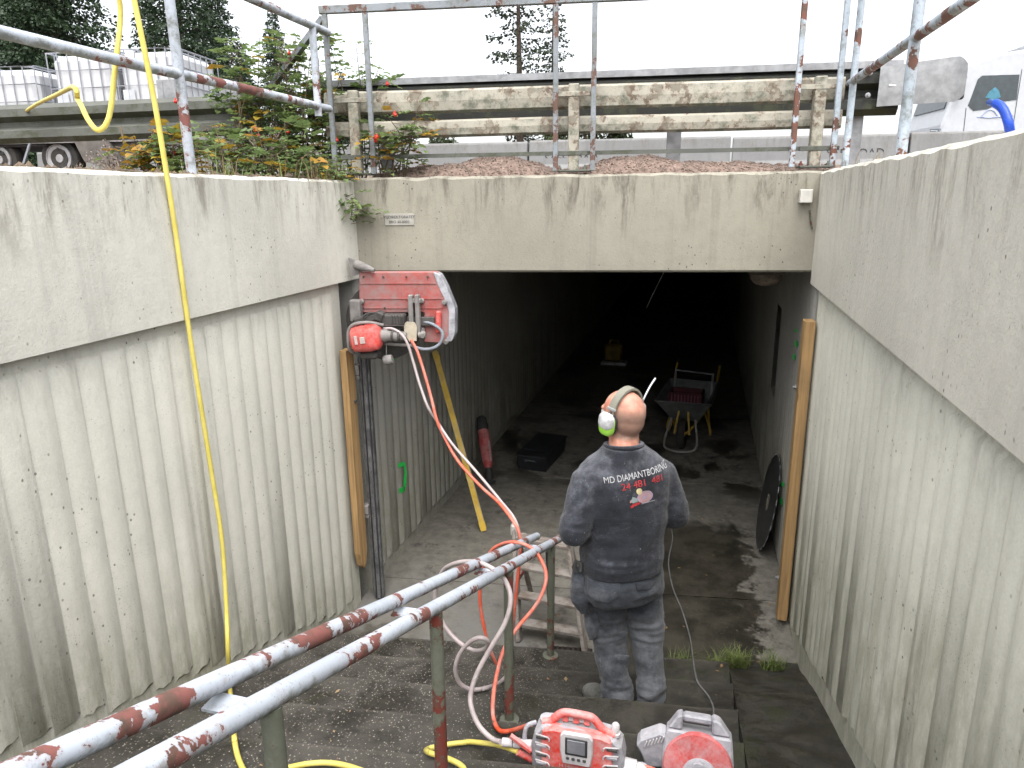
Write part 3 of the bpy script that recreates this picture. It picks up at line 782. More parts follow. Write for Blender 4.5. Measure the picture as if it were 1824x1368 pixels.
# ---- trailer with liquid tanks
M_TYRE = m_plain('tyre_rubber', (.022, .022, .022), .85, var=.2, dust=.3, dustc=(.12, .1, .08))
M_RIM = m_plain('rim_steel', (.30, .30, .31), .5, .0, var=.15, dust=.3, dustc=(.16, .12, .09))
M_IBC = m_plain('tank_plastic', (.50, .51, .53), .35, var=.05, bump=0)
M_CAGE = m_plain('cage_steel', (.30, .31, .34), .4, .6, var=.1, bump=0)
M_BLACK = m_plain('black_steel', (.03, .03, .032), .6, var=.25)
TO = 6.0; TZ = 3.365
def tr(x, o_, z): return P(x, TO + o_, z)
tl = thing('flatbed_trailer', tr(-9.3, 0, TZ), 'dark flatbed trailer with two wheels behind the left barrier', 'trailer')
q = MB(); q.box(tr(-9.5, .75, 3.98), (5.2, 1.9, .10), ROTP, .01); q.build('bed', M_BLACK, tl)
q = MB(); q.box(tr(-9.5, -.20, 3.98), (5.2, .03, .16), ROTP); q.build('side_rail', m_plain('trailer_rail', (.16, .155, .15), .6), tl)
q = MB()
q.prism([tr(-9.35, -.12, 3.86), tr(-9.2, -.12, 3.96), tr(-7.0, -.12, 3.96), tr(-7.0, -.12, 3.75), tr(-8.6, -.12, 3.62)], (.0, .1, 0)); q.build('drawbar', m_plain('drawbar_steel', (.10, .098, .095), .6), tl)
q = MB(); q.prism([tr(-9.45, -.25, 3.99), tr(-9.3, -.25, 3.62), tr(-8.95, -.25, 3.52), tr(-8.75, -.25, 3.60), tr(-8.9, -.25, 3.95)], (0, .3, 0)); q.build('mudguard', m_plain('mudguard', (.10, .09, .08), .7), tl)
for x in (-9.82, -10.85):
    c = tr(x, -.12, TZ + .315); ax = V((-PK, 1, 0)).normalized()
    q = MB(); q.lathe([(.20, 0), (.30, .0), (.318, .03), (.318, .17), (.30, .2), (.20, .2)], 32, c, ax); w = q.build('wheel', M_TYRE, tl)
    q = MB(); q.lathe([(.0, .02), (.06, .018), (.075, .045), (.13, .05), (.15, .02), (.195, .015), (.205, -.004), (.212, .0), (.212, .03)], 32, c - ax * .025, ax); q.build('rim', M_RIM, w)
    q = MB()
    for k in range(8):
        a = k * math.pi / 4; q.lathe([(.018, 0), (.018, .01)], 8, c + V((math.cos(a) * .145, 0, math.sin(a) * .145)) - ax * .012, ax)
    q.build('rim_hole', M_BLACK, w)
q = MB(); q.bar(tr(-10.0, -.35, 4.0), tr(-10.35, -.35, TZ), .03, .03); q.build('prop', M_CAGE, tl)
def ibc(name_label, xc, o_, zb, w=1.0, d=1.2, h=1.0, rz=0.0):
    t = thing('liquid_tank', (0, 0, 0), name_label, 'tank', 'caged white tanks on the trailer'); t.location = tr(xc, o_, zb); t.rotation_euler = (0, 0, math.atan(PK) + rz)
    WL[t.name] = V((0, 0, 0))
    q = MB(); q.box((0, 0, .14 + h / 2), (w - .06, d - .06, h - .02), None, .09); q.build('container', M_IBC, t)
    q = MB(); q.lathe([(.11, 0), (.11, .05), (.09, .06)], 20, (0, 0, .13 + h)); q.build('cap', M_BLACK, t)
    q = MB(); q.box((0, 0, .06), (w, d, .12), None, .01); q.build('pallet', M_BLACK, t)
    q = MB(); rad = .010; e = .004
    hx, hy = w / 2 - e, d / 2 - e
    for z in [.16 + (h + .0) * k / 4 for k in range(5)]:
        q.tube([(-hx, -hy, z), (hx, -hy, z), (hx, hy, z), (-hx, hy, z)], rad * (1.4 if z > h else 1), 6, closed=True)
    for k in range(7):
        x = -hx + 2 * hx * k / 6
        for y in (-hy, hy): q.tube([(x, y, .1), (x, y, .16 + h)], rad, 6)
    for k in range(1, 7):
        y = -hy + 2 * hy * k / 7
        for x in (-hx, hx): q.tube([(x, y, .1), (x, y, .16 + h)], rad, 6)
    q.tube([(-hx * .6, -hy, .16 + h), (-hx * .55, -hy * .6, .19 + h), (-hx * .55, hy * .6, .19 + h), (-hx * .6, hy, .16 + h)], rad, 6)
    q.tube([(hx * .6, -hy, .16 + h), (hx * .55, -hy * .6, .19 + h), (hx * .55, hy * .6, .19 + h), (hx * .6, hy, .16 + h)], rad, 6)
    q.build('cage', M_CAGE, t)
    q = MB(); q.box((-.33, -hy - .004, .16 + h * .32), (.19, .008, .24)); q.build('data_plate', m_plain('plate_grey', (.42, .44, .47), .5, var=.1), t)
    return t
ibc('caged white liquid tank at the left edge of the photo', -10.62, .45, 3.86, w=1.15)
ibc('caged white liquid tank in the middle of the three on the trailer', -9.32, .45, 4.03, w=1.02)
ibc('caged white liquid tank nearest the barrier post', -8.28, .5, 4.05, w=1.0)

# ---- lorry on the road
M_TRUCK = m_plain('lorry_paint', (.42, .43, .45), .3, var=.04, bump=0, spec=.5)
M_GLASS = m_plain('dark_glass', (.035, .045, .05), .08, var=.2, bump=0, spec=.6)
lo = thing('lorry', (0, 0, 0), 'white lorry cab driving past on the road, upper right', 'lorry')
L0 = at(1676, 230, Y=21.0); lo.scale = (.9, .9, .9); lo.location = (L0.x, 21.0, TZ); lo.rotation_euler = (0, 0, math.atan(PK)); WL[lo.name] = V((0, 0, 0))
# local: x along the road away from the nose, y away from us
q = MB(); side = [(.02, .35), (-.03, 1.0), (.0, 1.42), (.10, 1.78), (.34, 2.75), (.46, 2.94), (1.2, 3.2), (2.3, 3.35), (2.3, .35)]
q.prism([(x, 0, z) for x, z in side], (0, 2.4, 0)); q.build('cab', M_TRUCK, lo, bevel=.06)
q = MB(); q.prism([(.62, -.012, 1.90), (.78, -.012, 2.58), (.88, -.012, 2.66), (1.82, -.012, 2.66), (1.84, -.012, 2.02), (1.45, -.012, 1.98), (1.15, -.012, 1.80), (.78, -.012, 1.76)], (0, .02, 0)); q.build('side_window', M_GLASS, lo)
q = MB(); q.prism([(1.03, -.022, 2.10), (1.12, -.022, 2.26), (1.25, -.022, 2.36), (1.36, -.022, 2.25), (1.42, -.022, 2.10), (1.3, -.022, 2.02)], (0, .012, 0)); q.build('driver_shape', m_plain('shirt_blue', (.06, .18, .24), .8), lo)
q = MB(); q.prism([(.115, .2, 1.86), (.325, .2, 2.70), (.325, 2.2, 2.70), (.115, 2.2, 1.86)], (-.03, 0, .01)); q.build('windscreen', M_GLASS, lo)
q = MB(); q.prism([(-.045, .06, 1.02), (-.035, .03, 1.32), (-.035, .62, 1.36), (-.045, .52, 1.06)], (.06, 0, 0)); hl = q.build('headlight', m_plain('lamp_dark', (.16, .18, .20), .2, var=.3, bump=0), lo)
q = MB(); q.tube([(-.05, .12, 1.10), (-.045, .12, 1.27), (-.045, .5, 1.30)], .02, 6); q.build('running_light', M_TRUCK, hl)
q = MB(); q.box((.30, -.22, 2.35), (.12, .2, .62), None, .04); q.box((.38, -.1, 2.6), (.06, .2, .05)); q.build('mirror', M_BLACK, lo)
q = MB(); q.tube([(.58, -.01, 1.84), (.60, -.01, 1.2), (.60, -.01, .5)], .008, 6); q.tube([(1.86, -.01, 2.8), (1.86, -.01, .5)], .008, 6); q.build('door_seam', M_GLASS, lo)
q = MB(); q.box((1.72, -.02, 1.55), (.16, .04, .14), None, .015); q.build('door_handle', M_BLACK, lo)
q = MB(); q.tube([(1.0 + .42 * k / 16, -.012, 1.62 + .16 * math.sin(math.pi * k / 16)) for k in range(17)], .010, 6); q.tube([(.9, -.012, 1.60), (1.2, -.012, 1.57), (1.62, -.012, 1.60)], .010, 6); q.build('door_emblem', m_plain('emblem_blue', (.30, .36, .60), .5), lo)
q = MB(); q.box((5.2, 1.2, 2.3), (5.4, 2.5, 2.7), None, .05); q.build('cargo_box', M_TRUCK, lo)
q = MB(); q.box((4.6, 1.2, .75), (6.0, 1.0, .3)); q.build('chassis', M_BLACK, lo)
for x in (1.25, 5.6, 6.8):
    for y in (.02, 2.06):
        q = MB(); q.lathe([(.28, 0), (.48, 0), (.51, .04), (.51, .28), (.48, .32), (.28, .32)], 28, (x, y, .51), (0, 1, 0)); w = q.build('wheel', M_TYRE, lo)
        q = MB(); q.lathe([(0, .06), (.1, .06), (.12, .1), (.26, .12), (.28, .0), (.30, .0), (.30, .05)], 24, (x, y - .03, .51), (0, 1, 0)); q.build('rim', M_RIM, w)

# ---- trees
def spray(q, base, d, ln, rr, n, droop, size, r_):
    """a bough: a thin axis hung with many needle tufts"""
    d = V(d).normalized(); up_ = V((0, 0, 1)); sd = d.cross(up_).normalized()
    pts = []
    for k in range(6):
        t = k / 5; pts.append(V(base) + d * ln * t + V((0, 0, -droop * ln * t * t + .05 * ln * math.sin(t * 3))))
    for k in range(n):
        t = r_.random() ** .7; i = min(4, int(t * 5)); f = t * 5 - i; c = pts[i].lerp(pts[i + 1], f)
        w = rr * (1 - .55 * t)
        c = c + sd * r_.uniform(-w, w) + V((0, 0, r_.uniform(-.55, .12) * w))
        s_ = size * r_.uniform(.6, 1.3); a = (d * r_.uniform(.3, 1) + sd * r_.uniform(-.9, .9) + V((0, 0, r_.uniform(-.8, .25)))).normalized() * s_
        b = a.cross(V((r_.uniform(-1, 1), r_.uniform(-1, 1), r_.uniform(-.3, 1)))).normalized() * s_ * .34
        q.add([c - b * .3, c + a * .5 - b, c + a, c + a * .5 + b], [(0, 1, 2, 3)])
    return pts
def conifer(H, base_r, whorls, per, n, size, seed, z0=.6, droop=.25, sparse=0.0):
    r_ = random.Random(seed); cr, tk = MB(), MB()
    tk.tube([(0, 0, -.3), (.02, 0, H * .3), (0, .03, H * .65), (0, 0, H)], [H * .016, H * .013, H * .007, .01], 8)
    for w in range(whorls):
        t = w / (whorls - 1); z = z0 + (H - z0) * t ** .95; R_ = base_r * (1 - t) ** .75 + .1
        a0 = r_.random() * 6.28
        for k in range(per):
            if r_.random() < sparse: continue
            a = a0 + 6.283 * k / per + r_.uniform(-.25, .25); ln = R_ * r_.uniform(.7, 1.12)
            base = V((0, 0, z + r_.uniform(-.12, .12)))
            pts = spray(cr, base, (math.cos(a), math.sin(a), r_.uniform(-.05, .25)), ln, .30 * ln + .12, max(5, int(n * ln / base_r)), droop, size, r_)
            if ln > .5: tk.tube(pts[:4], [.02, .016, .012, .006], 4, caps=False)
    return cr, tk
def mk_tree(name, label, cat_group, mb, mat_, loc, rz=0, s=1.0):
    t = thing(name, (0, 0, 0), label, 'tree', cat_group); WL[t.name] = V((0, 0, 0))
    mb[1].build('trunk', M_BARK, t, recalc=False); mb[0].build('crown', mat_, t, recalc=False)
    t.location = loc; t.rotation_euler = (0, 0, rz); t.scale = (s, s, s); return t
s1 = mk_tree('spruce_tree', 'dark spruce at the far left edge behind the tanks', 'spruces behind the trailer', conifer(12.5, 3.2, 40, 10, 160, .14, 5), M_SPRUCE, at(30, 0, Y=25).xy.to_3d() + V((0, 0, 3.3)))
def again(src, label, px, Yd, rz, s):
    c = copy_tree(src); p = at(px, 200, Y=Yd); c.location = (p.x, p.y, 3.3); c.rotation_euler = (0, 0, rz); c.scale = (s, s, s * random.Random(px).uniform(.95, 1.1)); c['label'] = label; return c
again(s1, 'dark spruce left of the yellow hose, second from the left edge', 118, 24, 1.3, .98)
s2 = mk_tree('spruce_tree', 'dark spruce directly behind the left railing post', 'spruces behind the trailer', conifer(11.5, 2.3, 42, 8, 130, .125, 11, droop=.35), M_SPRUCE, at(338, 200, Y=25).xy.to_3d() + V((0, 0, 3.3)), .7)
again(s2, 'spruce between the yellow hose and the left railing post', 285, 30, 2.6, .80)
again(s2, 'small pointed spruce left of the rose bush', 438, 33, 4.0, .62)
again(s2, 'pointed spruce top showing above the rose bush', 500, 31, 5.1, .66)
again(s2, 'short spruce seen between the two left uprights of the frame', 612, 34, 2.2, .46)
again(s1, 'large spruce behind the railing post and the rose bush', 395, 36, 2.9, .95)
again(s1, 'tall spruce behind the others on the far left', 75, 32, 3.3, 1.1)
again(s1, 'slim spruce showing right of the far left pair', 190, 34, .4, .62)
p = at(925, 140, Y=38)
s3 = mk_tree('pine_tree', 'tall thin pine with sparse branches above the centre of the barrier', 'thin pines above the barrier', conifer(13.5, 2.5, 28, 6, 60, .20, 21, z0=2.2, droop=.12, sparse=.38), M_PINE, (p.x, p.y, 3.3), 1.0)
p = at(985, 140, Y=40)
c = copy_tree(s3); c.location = (p.x, p.y, 3.3); c.rotation_euler = (0, 0, 2.7); c.scale = (.72, .72, .78); c['label'] = 'shorter thin pine just behind the middle upright of the frame'
def blob_tree(seed, H, W_, n):
    r_ = random.Random(seed); cr, tk = MB(), MB(); tk.tube([(0, 0, -.2), (.1, 0, H * .5), (0, .1, H * .8)], [.12, .09, .03], 7)
    cl = [(V((r_.uniform(-1, 1) * W_, r_.uniform(-1, 1) * W_ * .6, H * r_.uniform(.35, .95))), r_.uniform(.35, .75)) for _ in range(16)]
    for c_, rad in cl:
        for k in range(n):
            v = V((r_.gauss(0, 1), r_.gauss(0, 1), r_.gauss(0, 1))).normalized() * rad * r_.random() ** .4
            c = c_ + v; s_ = r_.uniform(.08, .18); a = V((r_.gauss(0, 1), r_.gauss(0, 1), r_.gauss(0, 1))).normalized() * s_
            b = a.cross(V((r_.gauss(0, 1), r_.gauss(0, 1), 1))).normalized() * s_ * .6; cr.add([c - a, c + b, c + a, c - b], [(0, 1, 2, 3)])
    return cr, tk
p = at(1040, 130, Y=36)
s4 = mk_tree('round_tree', 'low round tree right of the thin pines', 'low trees beyond the barrier', blob_tree(4, 5.0, 1.7, 150), M_BROAD, (p.x, p.y, 3.3))
p = at(760, 145, Y=40); c = copy_tree(s4); c.location = (p.x - 1, p.y, 2.0); c.scale = (1.3, 1, .95); c['label'] = 'low tree tops barely showing above the barrier left of the pines'
p = at(1090, 140, Y=38); c = copy_tree(s4); c.location = (p.x, p.y, 2.9); c.rotation_euler = (0, 0, 2); c.scale = (.8, .8, .95); c['label'] = 'low round tree at the right end of the clump by the pines'
# ================================================================ the job: wall saw, planks, hoses, tools
M_RED = m_plain('saw_red', (.36, .055, .045), .55, var=.2, sc=6, dust=.95, dustc=(.25, .185, .178), dsc=3.2, bump=.15, up=.02)
M_REDC = m_plain('motor_red', (.58, .028, .018), .35, var=.15, dust=.45, dustc=(.45, .40, .38), dsc=7, bump=.05)
M_SAWG = m_plain('saw_grey', (.17, .16, .155), .65, .1, var=.35, dust=.6, dustc=(.28, .26, .24), bump=.2)
M_SAWD = m_plain('saw_dark', (.05, .047, .045), .6, .2, var=.4, dust=.4, dustc=(.16, .15, .14), bump=.2)
M_STEEL = m_plain('track_steel', (.16, .16, .165), .45, .5, var=.4, sc=14, bump=.1)
M_CREAM = m_plain('cream_plate', (.42, .37, .28), .6, var=.2, dust=.3)
M_PLANK = m_wood('plank_wood', (.36, .225, .10))
M_PLANKT = m_wood('dusty_wood', (.15, .12, .10), 'x', dust=.45)
M_BLADE = m_plain('blade_steel', (.06, .062, .066), .35, .6, var=.4, sc=5, dust=.3, dustc=(.12, .12, .12), bump=.05)
def hose_mat(name, c, dust, dustc=(.50, .46, .45), sc=6):
    return m_plain(name, c, .45, var=.15, sc=9, dust=dust, dustc=dustc, dsc=sc, bump=.05)
M_HY = hose_mat('hose_yellow', (.62, .52, .10), .35, (.50, .45, .24), 9)
M_HR = hose_mat('hose_red', (.66, .085, .03), .75, (.42, .30, .27), 4)
M_HG = hose_mat('hose_grey', (.36, .30, .30), .6, (.46, .43, .42), 7)
M_RUB = m_plain('black_rubber', (.02, .02, .02), .6, var=.2, dust=.3, dustc=(.10, .10, .10))
NRM = V((-PK, 1, 0)).normalized()

def c4(cx, cy, off=-.15): return at(560 + cx / 3.42, 420 + cy / 3.42, off=off)
ws = thing('wall_saw', c4(430, 700, -.15), 'dusty red wall saw with blade guard mounted on a vertical rail at the tunnel mouth', 'saw')
gp = [(272, 222), (735, 220), (765, 240), (800, 305), (838, 398), (856, 445), (856, 600), (838, 642), (800, 655), (668, 648), (668, 468), (300, 470), (272, 442)]
q = MB(); q.prism([c4(a, b, -.21) for a, b in gp], NRM * .085); gd = q.build('blade_guard', M_RED, ws, bevel=.006)
q = MB(); q.prism([c4(a, b, -.216) for a, b in [(735, 222), (765, 240), (800, 305), (838, 398), (856, 445), (856, 600), (838, 642), (800, 652), (790, 640), (815, 610), (818, 460), (795, 395), (750, 300), (722, 226)]], NRM * .10)
q.build('rim_strip', m_plain('rim_worn', (.42, .42, .45), .4, .3, var=.3, sc=18, dust=.6, dustc=(.14, .14, .16), dsc=14), gd, bevel=.004)
for yy in (290, 383, 440):
    q = MB(); q.bar(c4(276, yy, -.213), c4(780 if yy > 300 else 740, yy, -.213), .006, .006); q.build('guard_rib', M_RED, gd)
for cx, cy in ((795, 405), (803, 645), (290, 400), (655, 395), (660, 570)):
    q = MB(); q.lathe([(.018, 0), (.018, .015), (.012, .018), (.012, .03)], 10, c4(cx, cy, -.215), -NRM); q.build('bolt', M_SAWG, gd)
q = MB(); q.prism([c4(a, b, -.20) for a, b in [(205, 135), (262, 158), (272, 235), (225, 252)]], NRM * .03); q.tube([c4(255, 175, -.2), c4(300, 190, -.22), c4(365, 210, -.24)], [.034, .03, .012], 12); q.build('water_spout', M_SAWG, ws)
# blade behind the guard
bc = c4(425, 520, -.13)
q = MB(); q.lathe([(0, -.004), (.275, -.003), (.275, .003), (0, .004)], 56, bc, NRM); q.build('saw_blade', M_SAWD, ws)
# carriage
q = MB(); q.box(c4(255, 455, -.24), (.075, .07, .15), ROTP, .008); q.build('carriage_bracket', M_SAWG, ws)
q = MB(); q.box(c4(592, 480, -.255), (.032, .05, .27), ROTP, .004); q.box(c4(632, 480, -.255), (.028, .05, .27), ROTP, .004); q.box(c4(612, 395, -.25), (.09, .04, .03), ROTP, .004); q.build('arm_clamp', M_SAWG, ws)
q = MB(); q.box(c4(470, 508, -.27), (.20, .09, .075), ROTP, .01); q.box(c4(320, 505, -.29), (.18, .08, .055), rotz(.14) @ Matrix.Rotation(-.25, 3, 'Y'), .012); q.box(c4(400, 490, -.28), (.06, .1, .07), rotz(.3) @ Matrix.Rotation(.4, 3, 'Y'), .012); q.build('gearbox', M_SAWD, ws)
q = MB(); q.box(c4(600, 520, -.23), (.3, .03, .06), ROTP, .004); q.build('slot_plate', M_SAWD, ws)
q = MB(); q.tube([c4(405, 610, -.33), c4(440, 610, -.33), c4(450, 610, -.33), c4(500, 612, -.32), c4(560, 612, -.31)], [.045, .045, .036, .036, .03], 14); q.tube([c4(420, 540, -.3), c4(545, 540, -.3)], .012, 8); q.tube([c4(420, 655, -.31), c4(600, 670, -.30)], .012, 8); q.build('drive_shaft', M_SAWG, ws)
# motor: a rounded red housing in a tubular bumper
mc = c4(322, 622, -.36)
q = MB()
prof = [(.0, -.105), (.055, -.105), (.078, -.085), (.084, -.03), (.086, .03), (.08, .075), (.055, .098), (0, .1)]
def squircle(q, c, prof, rot, n=28, p=4.0, sz=(1, 1)):
    vs, fs = [], []
    for r_, h in prof:
        for k in range(n):
            a = 2 * math.pi * k / n; ca, sa = math.cos(a), math.sin(a)
            d = (abs(ca) ** p + abs(sa) ** p) ** (-1 / p); vs.append(V(c) + rot @ V((h, r_ * d * ca * sz[0], r_ * d * sa * sz[1])))
    m_ = len(prof)
    for i in range(m_ - 1):
        for k in range(n): fs.append((i * n + k, i * n + (k + 1) % n, (i + 1) * n + (k + 1) % n, (i + 1) * n + k))
    fs += [tuple(range(n)), tuple((m_ - 1) * n + k for k in range(n))]
    q.add(vs, fs, True)
squircle(q, mc, prof, ROTP @ Matrix.Rotation(-.12, 3, 'Y'), sz=(1, 1.05)); mo = q.build('motor', M_REDC, ws)
q = MB()
for dx, w, hh in ((-.05, .02, .06), (-.005, .035, .045)):
    c = mc + ROTP @ V((dx, -.091, .0)); q.box(c, (w, .004, hh), ROTP @ Matrix.Rotation(-.12, 3, 'Y'), .002)
q.build('motor_emblem', m_plain('emblem_pale', (.55, .45, .42), .6), mo)
q = MB(); q.tube(spline([c4(420, 545, -.33), c4(330, 528, -.36), c4(240, 540, -.38), c4(208, 580, -.38), c4(206, 640, -.38), c4(212, 690, -.37), c4(240, 715, -.33)], 5), .011, 8); q.build('bumper_tube', M_SAWG, ws)
q = MB(); q.box(c4(340, 722, -.33), (.12, .1, .05), ROTP, .012); q.tube([c4(300, 735, -.33), c4(400, 715, -.33)], .02, 8); q.build('motor_mount', M_SAWD, ws)
q = MB(); q.prism([c4(a, b, -.30) for a, b in [(545, 535), (560, 525), (610, 528), (624, 560), (622, 640), (580, 645), (548, 600)]], NRM * .012); q.build('hose_plate', M_CREAM, ws)
q = MB(); q.box(c4(756, 525, -.225), (.035, .03, .15), ROTP @ Matrix.Rotation(.06, 3, 'Y'), .008); q.build('guard_handle', M_REDC, ws)
q = MB(); q.tube(spline([c4(640, 520, -.23), c4(700, 530, -.24), c4(755, 560, -.25), c4(782, 600, -.26), c4(765, 655, -.27), c4(720, 685, -.28), c4(660, 690, -.29), c4(600, 675, -.3)], 5), .011, 8); q.build('water_hose', m_plain('hose_bluegrey', (.20, .22, .25), .5), ws)
q = MB(); q.lathe([(.03, 0), (.034, .01), (.034, .05), (.028, .06)], 14, c4(425, 760, -.33), c4(470, 752, -.33) - c4(425, 760, -.33)); q.tube([c4(438, 655, -.33), c4(438, 745, -.33)], .003, 6); q.build('depth_knob', M_SAWG, ws)
q = MB(); q.lathe([(.022, 0), (.022, .05)], 12, c4(635, 605, -.30), (1, PK, 0)); q.lathe([(.03, 0), (.03, .02)], 6, c4(655, 605, -.30), (1, PK, 0), smooth=False); q.build('clamp_nut', M_SAWG, ws)
for cx, cy in ((300, 250), (420, 250), (560, 250), (690, 250), (300, 440), (430, 440)):
    q = MB(); q.lathe([(.007, 0), (.007, .006), (.004, .007)], 8, c4(cx, cy, -.212), -NRM, smooth=False); q.build('guard_screw', M_SAWD, gd)
for k in range(5):
    q = MB(); q.box(c4(470 + 18 * k, 508, -.322), (.006, .012, .06), ROTP, .002); q.build('cooling_fin', M_SAWD, ws)
for cx in (440, 480, 520):
    q = MB(); q.lathe([(.040, -.008), (.043, -.004), (.043, .004), (.040, .008)], 16, c4(cx, 611, -.325), (1, PK, 0)); q.build('shaft_collar', M_SAWD, ws)
q = MB(); q.tube(spline([c4(300, 545, -.37), c4(290, 500, -.36), c4(340, 470, -.33), c4(420, 485, -.31)], 4), .007, 8); q.build('control_cable', M_RUB, ws)
# rail
rl = thing('saw_rail', (-2.3, 4.5, .02), 'dark vertical steel guide rail bolted to the left corner of the tunnel mouth', 'rail')
rx, ry = -2.285, 4.505
q = MB(); q.box((rx, ry, 1.03), (.075, .05, 2.02), ROTP, .004); q.box((rx + .012, ry - .034, 1.03), (.028, .02, 2.02), ROTP, .003); q.build('track', M_STEEL, rl)
q = MB(); q.box((rx + .028, ry - .030, 1.03), (.006, .014, 2.02), ROTP); q.box((rx - .012, ry - .030, 1.03), (.006, .014, 2.02), ROTP); q.build('track_groove', M_BLADE, rl)
for z in (1.83, .76):
    q = MB(); q.box((rx - .055, ry - .03, z), (.06, .07, .075), ROTP, .006); q.box((rx - .05, ry - .03, z - .055), (.05, .05, .03), ROTP, .004); br = q.build('wall_bracket', M_SAWG, rl)
    q = MB(); q.lathe([(.016, 0), (.016, .02), (.008, .022), (.008, .05)], 6, (rx - .055, ry - .065, z + .01), (0, -1, 0), smooth=False); q.build('bolt', M_SAWD, br)
q = MB(); q.lathe([(.022, 0), (.022, .02), (.012, .022)], 10, (rx - .075, 4.40, 1.50), (.4, -1, 0)); q.build('anchor', M_SAWD, rl)
# planks
pk = thing('wooden_plank', (-2.35, 4.37, .33), 'yellowish wooden plank standing on the left wall beside the saw rail', 'plank')
q = MB(); q.prism([(-2.374, 4.315, 2.0), (-2.374, 4.425, 2.0), (-2.374, 4.425, .46), (-2.374, 4.40, .36), (-2.374, 4.37, .325), (-2.374, 4.34, .36), (-2.374, 4.315, .46)], (.05, 0, 0)); q.build('board', M_PLANK, pk, bevel=.003)
q = MB(); q.lathe([(.014, 0), (.014, .012), (.006, .013)], 6, (-2.323, 4.39, 1.62), (1, 0, 0), smooth=False); q.build('screw', M_SAWD, pk)
pk2 = thing('wooden_plank', (.7, 4.9, .05), 'yellowish wooden plank standing on the right wall at the tunnel mouth', 'plank')
q = MB(); q.box((.692, 4.90, 1.125), (.068, .115, 2.17), None, .004); q.build('board', M_PLANK, pk2)
for z in (1.75, .33):
    q = MB(); q.lathe([(.016, 0), (.016, .01), (.009, .012), (.009, .022)], 8, (.655, 4.935, z), (-1, 0, 0), smooth=False); q.build('bolt', M_GALV, pk2)

# ---- loose things in the tunnel
sl = thing('spirit_level', at(862, 945, Z=0), 'long yellow spirit level leaning on the left tunnel wall', 'spirit level')
a, b = at(862, 945, Z=.01), at(775, 625, X=-2.33)
M_YEL = m_plain('level_yellow', (.55, .36, .03), .5, var=.2, dust=.3)
q = MB(); q.bar(a, b, .028, .055, up=(1, .2, 0), bev=.003); q.build('beam', m_plain('level_side', (.30, .27, .2), .5, dust=.4), sl)
q = MB(); d, s_, u_ = frame(b - a, (1, .2, 0)); q.bar(a + s_ * -.0155, b + s_ * -.0155, .003, .048, up=(1, .2, 0)); q.build('side_web', M_YEL, sl)
for t in (.03, .97):
    c = a.lerp(b, t); q = MB(); q.bar(c - d * .035, c + d * .035, .031, .058, up=(1, .2, 0)); q.build('end_cap', M_YEL, sl)
q = MB(); c = a.lerp(b, .45); q.bar(c - d * .03, c + d * .03, .03, .02, up=(1, .2, 0)); q.build('vial', m_plain('vial_green', (.25, .5, .1), .2), sl)
rt = thing('demolition_hammer', at(872, 860, Z=0), 'red and black demolition hammer leaning on the left tunnel wall', 'tool')
a, b = at(874, 862, Z=.02), at(857, 742, X=-2.32); d = (b - a)
q = MB(); q.tube([a + d * .22, a + d * .30, a + d * .6, a + d * .78], [.035, .055, .068, .062], 14); q.build('body', m_plain('hammer_red', (.38, .03, .03), .5, dust=.4), rt)
q = MB(); q.tube([a + d * .78, a + d * .85, a + d * .97, a + d], [.06, .066, .055, .03], 12); q.build('handle', M_RUB, rt)
q = MB(); q.tube([a + d * .05, a + d * .10, a + d * .22], [.025, .042, .036], 12); q.tube([a - d * .0, a + d * .06], .016, 8); q.tube([a + d * .05 + V((-.06, 0, -.02)), a + d * .05 + V((.06, -.02, 0))], .02, 8); q.build('chuck', M_RUB, rt)
q = MB(); q.bar(a + d * .35 + V((.055, -.04, 0)), a + d * .65 + V((.062, -.045, 0)), .02, .02); q.build('side_stripe', m_plain('stripe_pale', (.3, .2, .2), .6), rt)
bxk = thing('black_tub', (-1.7, 7.7, 0), 'low black plastic tub with lid on the tunnel floor', 'tub')
M_TUB = m_plain('tub_black', (.012, .013, .016), .5, var=.3, dust=.25, dustc=(.05, .05, .055))
q = MB(); c0 = V((-1.70, 7.72, 0)); ang = rotz(-.10)
def fr(sx, sy, z, t=1.0): return c0 + ang @ V((sx * .18 * t, sy * .40 * t, z))
vs = [fr(-1, -1, .0, .92), fr(1, -1, .0, .92), fr(1, 1, .0, .92), fr(-1, 1, .0, .92), fr(-1, -1, .17), fr(1, -1, .17), fr(1, 1, .17), fr(-1, 1, .17)]
q.add(vs, [(0, 3, 2, 1), (4, 5, 6, 7), (0, 1, 5, 4), (1, 2, 6, 5), (2, 3, 7, 6), (3, 0, 4, 7)]); q.build('body', M_TUB, bxk, bevel=.012)
q = MB(); q.box(c0 + V((0, 0, .182)), (.385, .825, .022), ang, .008); q.box(c0 + V((0, .05, .197)), (.28, .55, .01), ang, .004); q.build('lid', M_TUB, bxk)
q = MB(); q.tube([fr(-.35, -1.05, .13), fr(-.3, -1.12, .15), fr(.3, -1.12, .15), fr(.35, -1.05, .13)], .01, 8); q.build('handle', m_plain('tub_handle', (.05, .055, .06), .4), bxk)
